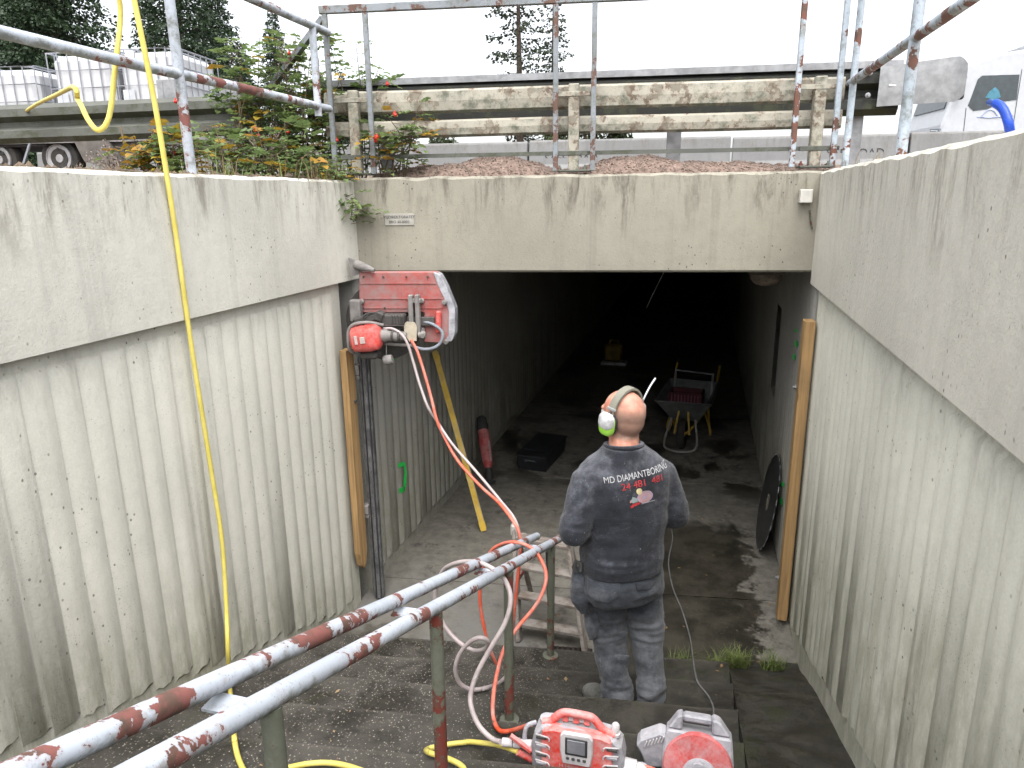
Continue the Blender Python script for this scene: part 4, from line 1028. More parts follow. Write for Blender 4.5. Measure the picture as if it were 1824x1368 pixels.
# wheelbarrow: nose towards us
wb = thing('wheelbarrow', (.0, 8.75, 0), 'grey wheelbarrow with yellow legs and a red crate in its tray', 'wheelbarrow')
M_TRAY = m_plain('tray_grey', (.12, .13, .13), .55, .2, var=.3, dust=.4, dustc=(.16, .15, .14))
M_WY = m_plain('frame_yellow', (.42, .27, .03), .55, var=.3, dust=.3, dustc=(.2, .18, .14))
W0 = V((-.13, 8.45, 0)); wr_ = rotz(-.12)
def wp(x, y, z): return W0 + wr_ @ V((x, y, z))
top = [(-.33, -.02, .60), (.33, -.02, .60), (.31, .85, .66), (-.31, .85, .66)]; bot = [(-.16, .18, .32), (.16, .18, .32), (.19, .62, .32), (-.19, .62, .32)]
q = MB(); vs = [wp(*p) for p in top + bot]; q.add(vs, [(0, 1, 5, 4), (1, 2, 6, 5), (2, 3, 7, 6), (3, 0, 4, 7), (4, 5, 6, 7)])
vi = [wp(p[0] * .96, .02 + p[1] * .96, p[2] + .004) for p in top] + [wp(p[0] * .95, p[1], p[2] + .012) for p in bot]
q.add(vi, [(0, 4, 5, 1), (1, 5, 6, 2), (2, 6, 7, 3), (3, 7, 4, 0), (4, 7, 6, 5)]); ty = q.build('tray', M_TRAY, wb, recalc=False)
q = MB(); q.tube([wp(*p) for p in top], .014, 8, closed=True); q.build('tray_rim', M_TRAY, ty)
for s_ in (-1, 1):
    q = MB(); q.tube(spline([wp(s_ * .05, .05, .19), wp(s_ * .13, .25, .27), wp(s_ * .2, .7, .33), wp(s_ * .27, 1.0, .55), wp(s_ * .28, 1.3, .78)], 4), .016, 8); q.build('handle_bar', M_WY, wb)
    q = MB(); q.tube([wp(s_ * .28, 1.3, .78), wp(s_ * .28, 1.42, .80)], .02, 8); q.build('grip', M_RUB, wb)
    q = MB(); q.tube(spline([wp(s_ * .20, .55, .34), wp(s_ * .27, .62, .1), wp(s_ * .27, .66, .016), wp(s_ * .26, .74, .016), wp(s_ * .22, .86, .2), wp(s_ * .2, .9, .42)], 4), .016, 8); q.build('leg', M_WY, wb)
    q = MB(); q.tube([wp(s_ * .05, .1, .5), wp(s_ * .09, .02, .19)], .013, 8); q.build('brace', M_WY, wb)
q = MB(); q.tube(spline([wp(-.14, .12, .36), wp(-.19, -.02, .14), wp(-.17, -.12, .05), wp(-.05, -.16, .03), wp(.05, -.16, .03), wp(.17, -.12, .05), wp(.19, -.02, .14), wp(.14, .12, .36)], 4), .015, 8); q.build('tip_bar', m_plain('bar_worn', (.24, .23, .21), .5, .3), wb)
q = MB(); q.lathe([(.10, -.03), (.165, -.045), (.185, -.02), (.185, .02), (.165, .045), (.10, .03)], 24, wp(0, .05, .187), wr_ @ V((1, 0, 0))); wh = q.build('wheel', M_TYRE, wb)
q = MB(); q.lathe([(.0, -.04), (.03, -.04), (.03, -.02), (.105, -.025), (.105, .025), (.03, .02), (.03, .04), (0, .04)], 20, wp(0, .05, .187), wr_ @ V((1, 0, 0))); q.build('rim', M_WY, wh)
cr = thing('red_crate', wp(0, .35, .42), 'dark red plastic crate lying in the wheelbarrow', 'crate')
q = MB(); cc = wp(-.02, .42, .56); q.box(cc + V((0, 0, -.07)), (.40, .28, .02), wr_)
for s_ in (-1, 1): q.box(cc + wr_ @ V((s_ * .195, 0, .0)), (.015, .28, .15), wr_); q.box(cc + wr_ @ V((0, s_ * .135, 0)), (.38, .015, .15), wr_)
q.build('crate_body', m_plain('crate_red', (.07, .01, .016), .5, var=.2), cr)
q = MB()
for k in range(9): q.box(cc + wr_ @ V((-.16 + .04 * k, -.145, .0)), (.012, .008, .11), wr_)
q.build('crate_ribs', m_plain('crate_ribs', (.18, .06, .09), .6), cr)
fr_ = thing('metal_frame', wp(0, .8, .62), 'pale metal frame standing up behind the crate in the wheelbarrow', 'frame')
q = MB(); q.tube([wp(-.22, .74, .50), wp(-.22, .80, .80), wp(.25, .80, .78), wp(.25, .74, .5)], .018, 8); q.build('hoop', m_plain('frame_pale', (.26, .26, .27), .5), fr_)
# yellow canister deep in the tunnel
yc = thing('yellow_canister', at(1092, 645, Z=0), 'yellow canister deep in the dark tunnel near the left wall', 'canister')
c = at(1092, 648, Z=0); M_YEL = m_plain('canister_yellow', (.22, .15, .02), .6, var=.3)
q = MB(); q.box(c + V((0, 0, .22)), (.34, .22, .32), None, .04); q.tube([c + V((-.08, 0, .38)), c + V((-.06, 0, .45)), c + V((.08, 0, .45)), c + V((.1, 0, .38))], .018, 8); q.build('body', M_YEL, yc)
q = MB(); q.box(c + V((.02, -.02, .03)), (.46, .3, .05), None, .01); q.build('base_board', m_plain('board_pale', (.4, .4, .38), .7), yc)
# saw blade leaning on the right wall
sb = thing('spare_saw_blade', (.66, 6.08, 0), 'large dark circular saw blade leaning on the right wall', 'saw blade')
top_, bot_ = V((.722, 6.10, .84)), V((.600, 6.06, .004)); cen = (top_ + bot_) / 2; rad = (top_ - bot_).length / 2
ax = V((0, 1, .05)).cross(top_ - bot_).normalized()
q = MB(); n_ = 96; prof = []
dd, sd_, uu = frame(ax, (0, 0, 1)); ring = []
for k in range(n_):
    a = 2 * math.pi * k / n_; rr = rad - (.012 if k % 4 == 0 else 0); ring.append((sd_ * math.cos(a) + uu * math.sin(a)) * rr)
q.prism([cen + p - ax * .002 for p in ring], ax * .004); sbb = q.build('disc', M_BLADE, sb)
q = MB(); q.lathe([(.0, -.004), (.07, -.004), (.075, -.0035), (.075, .0045), (0, .005)], 32, cen, ax); q.lathe([(.03, -.006), (.03, .006)], 20, cen, ax); q.build('hub', m_plain('hub_dull', (.16, .15, .12), .6), sb)
M_SEG = m_plain('diamond_segment', (.25, .25, .26), .5, .4)
for k in range(24):
    a = 2 * math.pi * (k * 4 + 2) / n_; e = (sd_ * math.cos(a) + uu * math.sin(a)); tdir = ax.cross(e)
    q = MB(); q.box(cen + e * (rad - .006), (.006, .05, .012), Matrix((ax, tdir, e)).transposed())
    q.build('segment', M_SEG, sb)
# round lamp under the ceiling
lp = thing('ceiling_lamp', (.46, 5.62, 2.35), 'dirty round lamp under the tunnel ceiling near the right wall', 'lamp')
c = V((.47, 5.66, 2.468)); q = MB(); q.lathe([(.14, 0), (.14, -.03), (.125, -.04)], 24, c); q.build('base', m_plain('lamp_base', (.10, .08, .06), .8, var=.4), lp)
q = MB(); q.lathe([(.122, -.04), (.115, -.08), (.08, -.115), (.03, -.13), (0, -.132)], 24, c); q.build('dome', m_plain('lamp_dome', (.16, .13, .10), .5, var=.5, sc=14), lp)
# hanging wire
hw = MB(); hw.tube(spline([at(1183, 484, Y=5.2), at(1170, 510, Y=5.4), at(1160, 530, Y=5.6), at(1152, 548, Y=5.8)], 4), .0018, 5); tag(hw.build('loose_wire', M_GALVD), 'thin loose wire hanging from the tunnel ceiling', 'wire')

# ---- wooden step ladder behind the handrail
ld = thing('step_ladder', at(985, 1150, Z=0), 'dusty wooden step ladder standing behind the handrail', 'ladder')
lb0, lt0 = at(925, 1142, Z=0), at(917, 940, Y=4.52); rb0, rt0 = at(1042, 1162, Z=0), at(1012, 958, Y=4.50)
for a, b in ((lb0, lt0), (rb0, rt0)):
    q = MB(); q.bar(a, b, .026, .065, up=(0, 1, .3), bev=.003); q.build('stile', M_PLANKT, ld)
for t, w in ((.16, .09), (.40, .09), (.66, .09), (.92, .09)):
    a, b = lb0.lerp(lt0, t), rb0.lerp(rt0, t); q = MB(); q.bar(a + V((.01, .01, 0)), b + V((-.01, .01, 0)), w, .024, bev=.003); tdo = q.build('tread', M_PLANKT, ld)
    q = MB(); q.bar(a + V((.012, .05, -.03)), b + V((-.012, .05, -.03)), .018, .05); q.build('tread_batten', M_PLANKT, tdo)
for a, b in ((lb0, lt0), (rb0, rt0)):
    q = MB(); e = V((a.x * .4 + b.x * .6, a.y + .62, 0)); q.bar(b + V((0, .03, -.03)), e, .024, .045, up=(0, 1, .3)); q.build('back_leg', M_PLANKT, ld)
    c = a.lerp(b, .52); f_ = (b + V((0, .03, -.03))).lerp(e, .6); q = MB(); q.bar(c, f_, .012, .02); q.build('spreader', m_plain('spreader_red', (.16, .04, .035), .6), ld)
q = MB(); c = lt0 + V((.0, -.01, .01)); q.box(c + V((.0, 0, -.02)), (.055, .05, .09), rotz(.2), .012); q.build('hinge_cap', m_plain('hinge_pale', (.34, .33, .31), .6, var=.3), ld)

# ---- hoses and cables (each one continuous run)
def clear(p, r):
    """keep a run of hose on top of the steps"""
    e = V((0, 0, CAMZ)); x_ = min(p.x, RX - .01)
    for _ in range(60):
        z = post_z(p.y, x_) if p.y < nose_y(0, x_) + .02 and p.x > FX0 else 0
        if p.y > nose_y(0, x_) or p.z >= z + r or p.y < 1.2: return p
        p = p.lerp(e, .006)
    return p
def onstep(px, py, r):
    """first point on the sight line that lies on the stairs"""
    d = ray(px, py).normalized(); s_ = 1.0
    while s_ < 8:
        p = V((0, 0, CAMZ)) + d * s_; x_ = min(p.x, RX - .01)
        if p.z <= (post_z(p.y, x_) if p.y < nose_y(0, x_) else 0) + r: return p
        s_ += .004
    return p
def laid(path, r):
    pts = [onstep(p.x, p.y, r) for p in spline([V((a_, b_, 0)) for a_, b_ in path], 5)]
    for _ in range(5): pts = [pts[0]] + [pts[i - 1] * .25 + pts[i] * .5 + pts[i + 1] * .25 for i in range(1, len(pts) - 1)] + [pts[-1]]
    return [clear(p, r) for p in pts][::2]
def hose(name, label, pts, r, mat_, n=8, cat='hose'):
    q = MB(); q.tube([clear(p, r + .007) for p in spline(pts, n)], r, 10); return tag(q.build(name, mat_), label, cat)
hose('yellow_hose', 'yellow hose hanging over the left wall and across the steps to the power pack',
     [tr(-8.6, .0, 4.02), at(60, 215, off=2.0), at(118, 160, X=-3.2), at(140, 180, X=-2.85), at(158, 215, X=-2.70), at(177, 232, X=-2.62), at(195, 205, X=-2.58), at(205, 120, X=-2.56), at(214, 10, X=-2.55), V((-2.53, 2.86, 4.08)), V((-2.47, 2.83, 4.125)), V((-2.40, 2.80, 4.06)),
      at(243, 20, X=-2.345), at(275, 180, X=-2.335), at(300, 330, X=-2.335), at(318, 450, X=-2.338), at(340, 610, X=-2.345), at(375, 830, X=-2.35), at(395, 960, X=-2.335), at(403, 1080, X=-2.31), at(406, 1160, X=-2.27)] + laid(((409, 1215), (412, 1260), (416, 1300), (423, 1350), (450, 1392), (490, 1376), (530, 1363), (590, 1358), (650, 1374), (720, 1405), (790, 1400), (832, 1374), (805, 1354), (775, 1344), (757, 1337), (772, 1331), (810, 1324), (850, 1321)), .0125) + [at(890, 1328, Z=.68), at(922, 1339, Y=2.46)], .0115, M_HY, 7)
def c7(cx, cy, **k): return at(700 + cx / 2.922, 900 + cy / 2.922, **k)
hose('red_hose', 'orange red hose running from the wall saw, looped over the handrail to the power pack',
     [c4(590, 635, -.31), c4(625, 700, -.33), c4(665, 820, -.36), c4(710, 980, -.40), c4(745, 1120, -.45), at(790, 775, Y=4.30), at(815, 820, Y=4.22), at(855, 865, Y=4.12), at(890, 897, Y=4.04), at(915, 930, Y=3.97), c7(655, 140, Y=3.93), c7(665, 220, Y=3.93), c7(655, 330, Y=3.93), c7(640, 470, Y=3.92), c7(622, 640, Y=3.90), c7(618, 780, Y=3.86), c7(605, 862, Y=3.80), c7(575, 868, Y=3.74), c7(535, 820, Y=3.70), c7(490, 700, Y=3.68), c7(460, 560, Y=3.68), c7(452, 450, Y=3.68), c7(466, 330, Y=3.68), c7(510, 240, Y=3.66), c7(560, 205, Y=3.62), c7(620, 192, Y=3.56), c7(690, 206, Y=3.50), c7(750, 252, Y=3.44), c7(795, 345, Y=3.38), c7(788, 430, Y=3.32), c7(740, 525, Y=3.26), c7(650, 635, Y=3.16), c7(580, 745, Y=3.06), c7(541, 880, Y=2.95), c7(522, 1000, Y=2.86), c7(522, 1100, Y=2.78), c7(552, 1170, Y=2.72), c7(620, 1172, Y=2.66), c7(720, 1140, Y=2.58)], .0105, M_HR, 6)
hose('grey_hose', 'pale grey hose looped over the handrail and plugged into the power pack',
     [c7(600, 880, Y=3.5), c7(560, 920, Y=3.3), c7(520, 940, Y=3.18), c7(460, 956, Y=3.10), c7(400, 957, Y=3.05), c7(345, 922, Y=3.02), c7(325, 850, Y=3.0), c7(350, 770, Y=3.0), c7(410, 705, Y=2.99), c7(460, 690, Y=2.98), c7(494, 710, Y=3.0), c7(480, 746, Y=3.03), c7(420, 756, Y=3.06), c7(340, 710, Y=3.10), c7(270, 630, Y=3.12), c7(230, 540, Y=3.13), c7(220, 450, Y=3.13), c7(255, 350, Y=3.10), c7(300, 312, Y=3.05), c7(380, 293, Y=2.98), c7(470, 306, Y=2.90), c7(560, 362, Y=2.84), c7(605, 440, Y=2.80), c7(610, 520, Y=2.77), c7(580, 620, Y=2.74), c7(510, 740, Y=2.70), c7(440, 870, Y=2.66), c7(405, 980, Y=2.62), c7(410, 1060, Y=2.58), c7(450, 1150, Y=2.54), c7(515, 1215, Y=2.50), c7(560, 1232, Y=2.47)], .0115, M_HG, 6)
hose('saw_return_hose', 'dusty pinkish hose running beside the red one from the wall saw',
     [c4(420, 565, -.31), c4(480, 568, -.33), c4(535, 605, -.35), c4(570, 665, -.36), c4(600, 760, -.37), c4(640, 900, -.40), c4(690, 1040, -.43), at(775, 745, Y=4.33), at(805, 790, Y=4.26), at(850, 842, Y=4.16), at(890, 890, Y=4.07), at(917, 925, Y=4.0), at(926, 960, Y=3.97), c7(650, 300, Y=3.97), c7(632, 420, Y=3.96), c7(622, 560, Y=3.95), c7(612, 700, Y=3.95), c7(606, 800, Y=3.97), c7(590, 860, Z=.02)], .0095, M_HG, 6)
hose('black_cable', 'black cable hanging beside the lowest handrail post', [c7(800, 240, Y=4.05), c7(806, 340, Y=4.06), c7(808, 480, Y=4.07), c7(822, 590, Y=4.08), c7(830, 680, Y=4.1), c7(826, 740, Z=.01)], .009, M_RUB, 5, 'cable')
path = spline([V((a_, b_, 0)) for a_, b_ in ((1187, 915), (1198, 955), (1191, 1000), (1198, 1045), (1216, 1090), (1230, 1140), (1236, 1185), (1243, 1215), (1262, 1240), (1271, 1262), (1270, 1285))], 12)
q = MB(); q.tube([onstep(p.x, p.y, .009) for p in path[:-6]] + [V((.135, 2.66, .80)), V((.12, 2.6, .82))], .0048, 8); tag(q.build('thin_cable', m_plain('cable_grey', (.13, .13, .13), .6)), 'thin grey cable trailing over the wet floor to the cable reel', 'cable')

# ---- power pack
M_PRED = m_plain('pack_red', (.60, .035, .02), .4, var=.12, dust=.6, dustc=(.55, .50, .49), dsc=6, up=.16, bump=.08)
M_PGRY = m_plain('pack_grey', (.20, .20, .23), .55, var=.2, dust=.75, dustc=(.46, .45, .47), dsc=5, up=.2, bump=.1)
M_PWHT = m_plain('pack_pale', (.44, .42, .43), .6, var=.2, dust=.5, dustc=(.58, .56, .56), dsc=8)
pp = thing('power_pack', (-.395, 2.5, .6), 'dusty red and grey power pack with a screen, standing on the steps', 'power pack')
PX, PF = -.392, 2.42
def pc(x, z, y=0.0): return V((PX + x, PF + y, .602 + z))
outl = [(-.19, 0), (-.192, .20), (-.180, .262), (-.145, .302), (-.05, .312), (.06, .306), (.15, .292), (.182, .255), (.195, .19), (.195, 0)]
q = MB(); q.prism([pc(x, z * .93, .012) for x, z in outl], (0, .11, -.012)); q.build('housing', M_PGRY, pp, bevel=.012)
q = MB(); q.prism([pc(x, z, .0) for x, z in [(-.148, .01), (-.150, .22), (-.143, .272), (-.10, .286), (.10, .284), (.141, .270), (.150, .21), (.148, .01)]], (0, .05, 0)); fp = q.build('front_cover', M_PRED, pp, bevel=.008)
q = MB(); q.prism([pc(x, z, -.012) for x, z in [(-.056, .138), (-.066, .20), (-.066, .272), (-.052, .288), (.056, .288), (.070, .272), (.070, .20), (.060, .138)]], (0, .02, 0)); pn = q.build('control_panel', M_PWHT, pp, bevel=.005)
q = MB(); q.box(pc(.002, .228, -.0125), (.092, .006, .084), None, .003); q.build('screen_bezel', M_BLACK, pn); q = MB(); q.box(pc(.002, .231, -.016), (.074, .006, .064), None, .002); sc_ = q.build('screen', m_plain('screen_dusty', (.12, .125, .15), .45, var=.1, dust=.3, bump=0), pn)
for k in range(4):
    q = MB(); q.box(pc(-.033 + .023 * k, .170, -.014), (.014, .008, .012), None, .003); q.build('button', M_BLACK, pn)
for s_ in (-1, 1):
    q = MB(); q.lathe([(.012, 0), (.012, .02), (.006, .024)], 10, pc(s_ * .082, .268, -.006), (0, -1, 0)); q.build('screw_knob', M_PGRY, fp)
    for k, z in enumerate((.245, .205, .160, .118, .075)):
        q = MB(); w_ = .030
        q.tube([pc(s_ * (.142 + w_), z, .004), pc(s_ * (.142 - w_ * .75), z, -.004), pc(s_ * (.142 - w_), z - .008, -.004), pc(s_ * (.142 - w_), z - .018, -.004)], .0035, 6); q.build('louvre', M_PWHT, fp)
        q = MB(); q.box(pc(s_ * .146, z - .011, .0), (.044, .008, .012), None, .002); q.build('vent_slot', M_PGRY if k % 2 else M_SAWD, fp)
    for z in (.295, .03):
        q = MB(); q.lathe([(.007, 0), (.007, .005), (.004, .006)], 8, pc(s_ * .125, z if z < .1 else .262, -.001), (0, -1, 0), smooth=False); q.build('screw', M_GALVD, fp)
# handle over the top
q = MB()
hpts = [pc(-.15, .272, .05), pc(-.115, .282, .05), pc(-.095, .306, .05), pc(-.07, .330, .05), pc(-.04, .338, .05), pc(.04, .336, .05), pc(.065, .326, .05), pc(.09, .298, .05), pc(.11, .280, .05), pc(.15, .266, .05)]
q.tube(spline(hpts, 4), .017, 10); q.build('handle', M_PRED, pp)
q = MB(); q.box(pc(-.01, .302, .07), (.12, .03, .03), Matrix.Rotation(-.5, 3, 'X'), .005); q.build('label_plate', M_PWHT, pp)
q = MB()
for x in (-.055, -.01, .035): q.box(pc(x, .302, .053), (.026, .006, .022), Matrix.Rotation(-.5, 3, 'X'), .002)
q.build('label_marks', M_PRED, pp)
q = MB(); q.lathe([(.022, 0), (.022, .012), (.016, .016), (.017, .045), (.012, .052)], 14, pc(.152, .262, .06)); q.build('filler_cap', M_PWHT, pp)
q = MB(); q.lathe([(.03, 0), (.03, .012), (.02, .015)], 16, pc(-.135, .272, .065)); q.build('cap_recess', M_PGRY, pp)
tv, tf = text_mesh('H Husqvarna', .040); q = MB(); q.add([pc(v.x * .62 - .005, .118 + v.y * .62, -.0025) for v in tv], tf); q.build('lettering', M_PWHT, fp, recalc=False)
# couplings on the left of the pack
q = MB(); a, b = at(895, 1322, Y=2.47), pc(-.20, .14, .06); q.tube([a, a.lerp(b, .35)], .019, 12); q.tube([a.lerp(b, .38), a.lerp(b, .6)], .022, 12); q.tube([a.lerp(b, .6), b], .018, 12); q.build('coupling', M_PWHT, pp)
q = MB(); m_ = a.lerp(b, .55); q.bar(m_ + V((-.03, -.02, .05)), m_ + V((.06, -.02, -.01)), .02, .012); q.build('valve_lever', M_PRED, pp)
q = MB(); a = at(922, 1339, Y=2.46); q.tube([a, pc(-.195, .06, .06)], .016, 10); q.build('water_inlet', M_PRED, pp)
q = MB(); q.tube(spline([pc(-.19, .22, .1), pc(-.225, .21, .08), pc(-.235, .16, .07), pc(-.22, .12, .06)], 4), .010, 8); q.build('side_loop', M_PGRY, pp)
q = MB(); a = pc(.19, .13, .05); q.tube([a, a + V((.05, 0, -.005))], .032, 14); q.tube([a + V((.05, 0, -.005)), a + V((.075, 0, -.008)), a + V((.09, 0, -.01))], [.025, .03, .026], 14); q.build('socket', M_PWHT, pp)
for dz in (.012, -.03):
    q = MB(); q.tube(spline([a + V((.085, 0, dz)), a + V((.12, -.005, dz)), a + V((.16, .0, dz - .02)), a + V((.19, .02, dz - .04))], 4), .007, 8); q.build('lead', M_HR, pp)
# grey remote housing between pack and reel
rm = thing('remote_holster', (-.1, 2.52, .6), 'dusty grey plastic housing between the power pack and the cable reel', 'housing')
a = at(1150, 1330, Y=2.55)
q = MB(); q.prism([at(px, py, Y=2.56) for px, py in [(1132, 1328), (1140, 1318), (1175, 1306), (1188, 1312), (1190, 1368), (1150, 1368), (1142, 1345)]], (0, .07, 0)); q.build('shell', M_PGRY, rm, bevel=.008)
q = MB(); q.ball(at(1163, 1310, Y=2.60), (.05, .03, .022), rotz(.3)); q.build('pad', M_PGRY, rm)
q = MB()
for k in range(6): c = at(1150 + 6 * k, 1325 - 1.6 * k, Y=2.555); q.box(c, (.004, .006, .03), Matrix.Rotation(.3, 3, 'Y'))
q.build('ridges', M_PWHT, rm)

# ---- cable reel
cr_ = thing('cable_reel', (.108, 2.56, .6), 'dusty grey cable reel with a red face beside the power pack', 'cable reel')
RC = V((.092, 2.53, .765)); RT = Matrix.Rotation(-.30, 3, 'X') @ Matrix.Scale(.93, 3)
def rp(x, z, y=0.0): return RC + RT @ V((x, y, z))
fo = [(-.165, -.165), (-.168, .02), (-.160, .10), (-.105, .195), (-.085, .205), (.085, .205), (.105, .192), (.160, .085), (.168, -.05), (.168, -.165)]
hole = [(-.068, .135), (.068, .135), (.062, .185), (-.062, .185)]
q = MB()
def ringplate(q, outer, inner, y0, y1, f):
    n = len(outer); vo = [f(x, z, y0) for x, z in outer]; vi_ = [f(x, z, y0) for x, z in inner]
q.prism([rp(x, z, .0) for x, z in [(-.150, -.165), (-.153, .02), (-.142, .095), (-.136, .112), (.136, .112), (.143, .095), (.152, .0), (.154, -.165)]], RT @ V((0, .11, 0)))
q.prism([rp(x, z, .01) for x, z in [(-.136, .1125), (-.098, .170), (-.086, .179), (-.070, .179), (-.074, .1125)]], RT @ V((0, .08, 0)))
q.prism([rp(x, z, .01) for x, z in [(.056, .1125), (.052, .179), (.076, .179), (.092, .168), (.136, .1125)]], RT @ V((0, .08, 0)))
q.prism([rp(x, z, .015) for x, z in [(-.071, .150), (-.071, .1805), (.053, .1805), (.055, .150)]], RT @ V((0, .06, 0)))
q.build('frame', M_PGRY, cr_, bevel=.008)
ax = RT @ V((0, -1, 0))
q = MB(); q.lathe([(.140, -.01), (.140, .008), (.134, .016), (.129, .016)], 48, rp(0, -.03), ax); q.lathe([(0, .012), (.128, .012), (.132, .006)], 48, rp(0, -.03), ax)
fc = q.build('face_disc', m_plain('reel_red', (.50, .06, .055), .5, var=.2, dust=.7, dustc=(.46, .32, .33), dsc=9), cr_)
q = MB()
for k in range(22):
    a = 2 * math.pi * k / 22; c = rp(math.cos(a) * .106, -.03 + math.sin(a) * .106, -.0135); q.box(c, (.018, .004, .0045), RT @ Matrix.Rotation(-(a + math.pi / 2), 3, 'Y'))
q.build('dash_mark', M_BLACK, fc)
q = MB(); q.lathe([(.07, .01), (.068, .022), (.06, .026), (0, .026)], 32, rp(.01, -.055), ax); hb = q.build('hub', M_PGRY, cr_)
for k in range(3):
    a = R(100 + 120 * k); q = MB(); q.lathe([(.027, .02), (.027, .034), (.024, .037), (0, .037)], 20, rp(.01 + math.cos(a) * .034, -.055 + math.sin(a) * .034), ax); q.build('socket_lid', M_PGRY, hb)
q = MB(); q.lathe([(.10, -.10), (.11, -.09), (.11, -.02), (.10, -.01)], 32, rp(0, -.03), ax); q.build('cable_drum', M_RUB, cr_)
q = MB(); q.tube([rp(-.15, -.16, .02), rp(-.15, -.162, .16), rp(.15, -.162, .16), rp(.15, -.16, .02)], .012, 8); q.build('stand', M_PGRY, cr_)
# ---- drain grate
dg_ = thing('drain_grate', (-.72, 4.12, 0), 'dark drain grate in the floor at the foot of the stairs', 'drain')
q = MB(); q.box((-.72, 4.13, .001), (.30, .20, .004), rotz(.12)); q.build('pit', m_plain('pit_black', (.008, .007, .006), .6), dg_)
for k in range(8):
    q = MB(); q.box((-.72 - .125 + .036 * k, 4.13 + (-.125 + .036 * k) * .12, .007), (.014, .19, .010), rotz(.12), .002); q.build('grate_bar', m_plain('cast_iron', (.03, .02, .017), .6, var=.4) if k == 0 else bpy.data.materials['cast_iron'], dg_)
# blue hose end on the right wall
bh = thing('blue_hose', at(1795, 228, X=1.0), 'short blue hose end sticking up behind the right wall', 'hose')
pts = [at(1800, 245, X=1.02), at(1797, 222, X=1.0), at(1791, 203, X=.99), at(1783, 190, X=.98), at(1773, 184, X=.97)]
q = MB(); q.tube(spline(pts, 5), .0155, 12); q.build('tube', m_plain('hose_blue', (.012, .06, .42), .4, var=.2, bump=0), bh)
q = MB(); q.tube([pts[-1], at(1762, 182, X=.965)], .0105, 10); q.build('nozzle', m_plain('nozzle_blue', (.01, .05, .25), .4), bh)
# ================================================================ the worker
def voxel(mb, name, mat_, parent, size, smooth=6, disp=None, keep=None):
    """fuse overlapping closed shapes into one continuous surface, smooth it, press folds into it"""
    me = bpy.data.meshes.new(name); me.from_pydata(mb.v, [], mb.f)
    bm = bmesh.new(); bm.from_mesh(me); bmesh.ops.recalc_face_normals(bm, faces=bm.faces); bm.to_mesh(me); bm.free()
    ob = bpy.data.objects.new(name, me); COL.objects.link(ob)
    md = ob.modifiers.new('v', 'REMESH'); md.mode = 'VOXEL'; md.voxel_size = size
    ms = ob.modifiers.new('s', 'SMOOTH'); ms.factor = .5; ms.iterations = smooth
    dg = bpy.context.evaluated_depsgraph_get(); dg.update()
    res = bpy.data.meshes.new_from_object(ob.evaluated_get(dg)); bpy.data.objects.remove(ob)
    if keep:
        bm = bmesh.new(); bm.from_mesh(res); bmesh.ops.delete(bm, geom=[v for v in bm.verts if not keep(v.co)], context='VERTS'); bm.to_mesh(res); bm.free()
    if disp:
        nn = [v.normal.copy() for v in res.vertices]
        for v, n_ in zip(res.vertices, nn): v.co += n_ * disp(v.co)
    res.name = name; res.materials.clear(); res.materials.append(mat_)
    res.polygons.foreach_set('use_smooth', [True] * len(res.polygons))
    o = bpy.data.objects.new(name, res); COL.objects.link(o)
    root = WL[parent.name] if parent else V((0, 0, 0))
    res.transform(Matrix.Translation(-root))
    if parent: o.parent = parent
    WL[o.name] = root
    return o
def loft(q, rings, n=28, p=2.4):
    vs, fs = [], []
    for c, ax_, ay_, a, b in rings:
        for k in range(n):
            t = 2 * math.pi * k / n; ca, sa = math.cos(t), math.sin(t); d = (abs(ca) ** p + abs(sa) ** p) ** (-1 / p)
            vs.append(V(c) + ax_ * (a * d * ca) + ay_ * (b * d * sa))
    m_ = len(rings)
    for i in range(m_ - 1):
        for k in range(n): fs.append((i * n + k, i * n + (k + 1) % n, (i + 1) * n + (k + 1) % n, (i + 1) * n + k))
    fs += [tuple(range(n)), tuple((m_ - 1) * n + k for k in range(n))]
    q.add(vs, fs, True)
BASE = V((-.27, 3.31, .30)); YAW = R(28)
pr, pf = V((math.cos(YAW), math.sin(YAW), 0)), V((-math.sin(YAW), math.cos(YAW), 0))
TC = V((-.045, .0, 0))
def L(x, y, z): return BASE + TC + pr * x + pf * y + V((0, 0, z))
def Wd(x, y, z): return BASE + V((x, y, z))
def sm(t): t = min(1, max(0, t)); return t * t * (3 - 2 * t)
def ridge(p, s=1.0): return 1 - abs(noise.noise(p)) * 2 * s

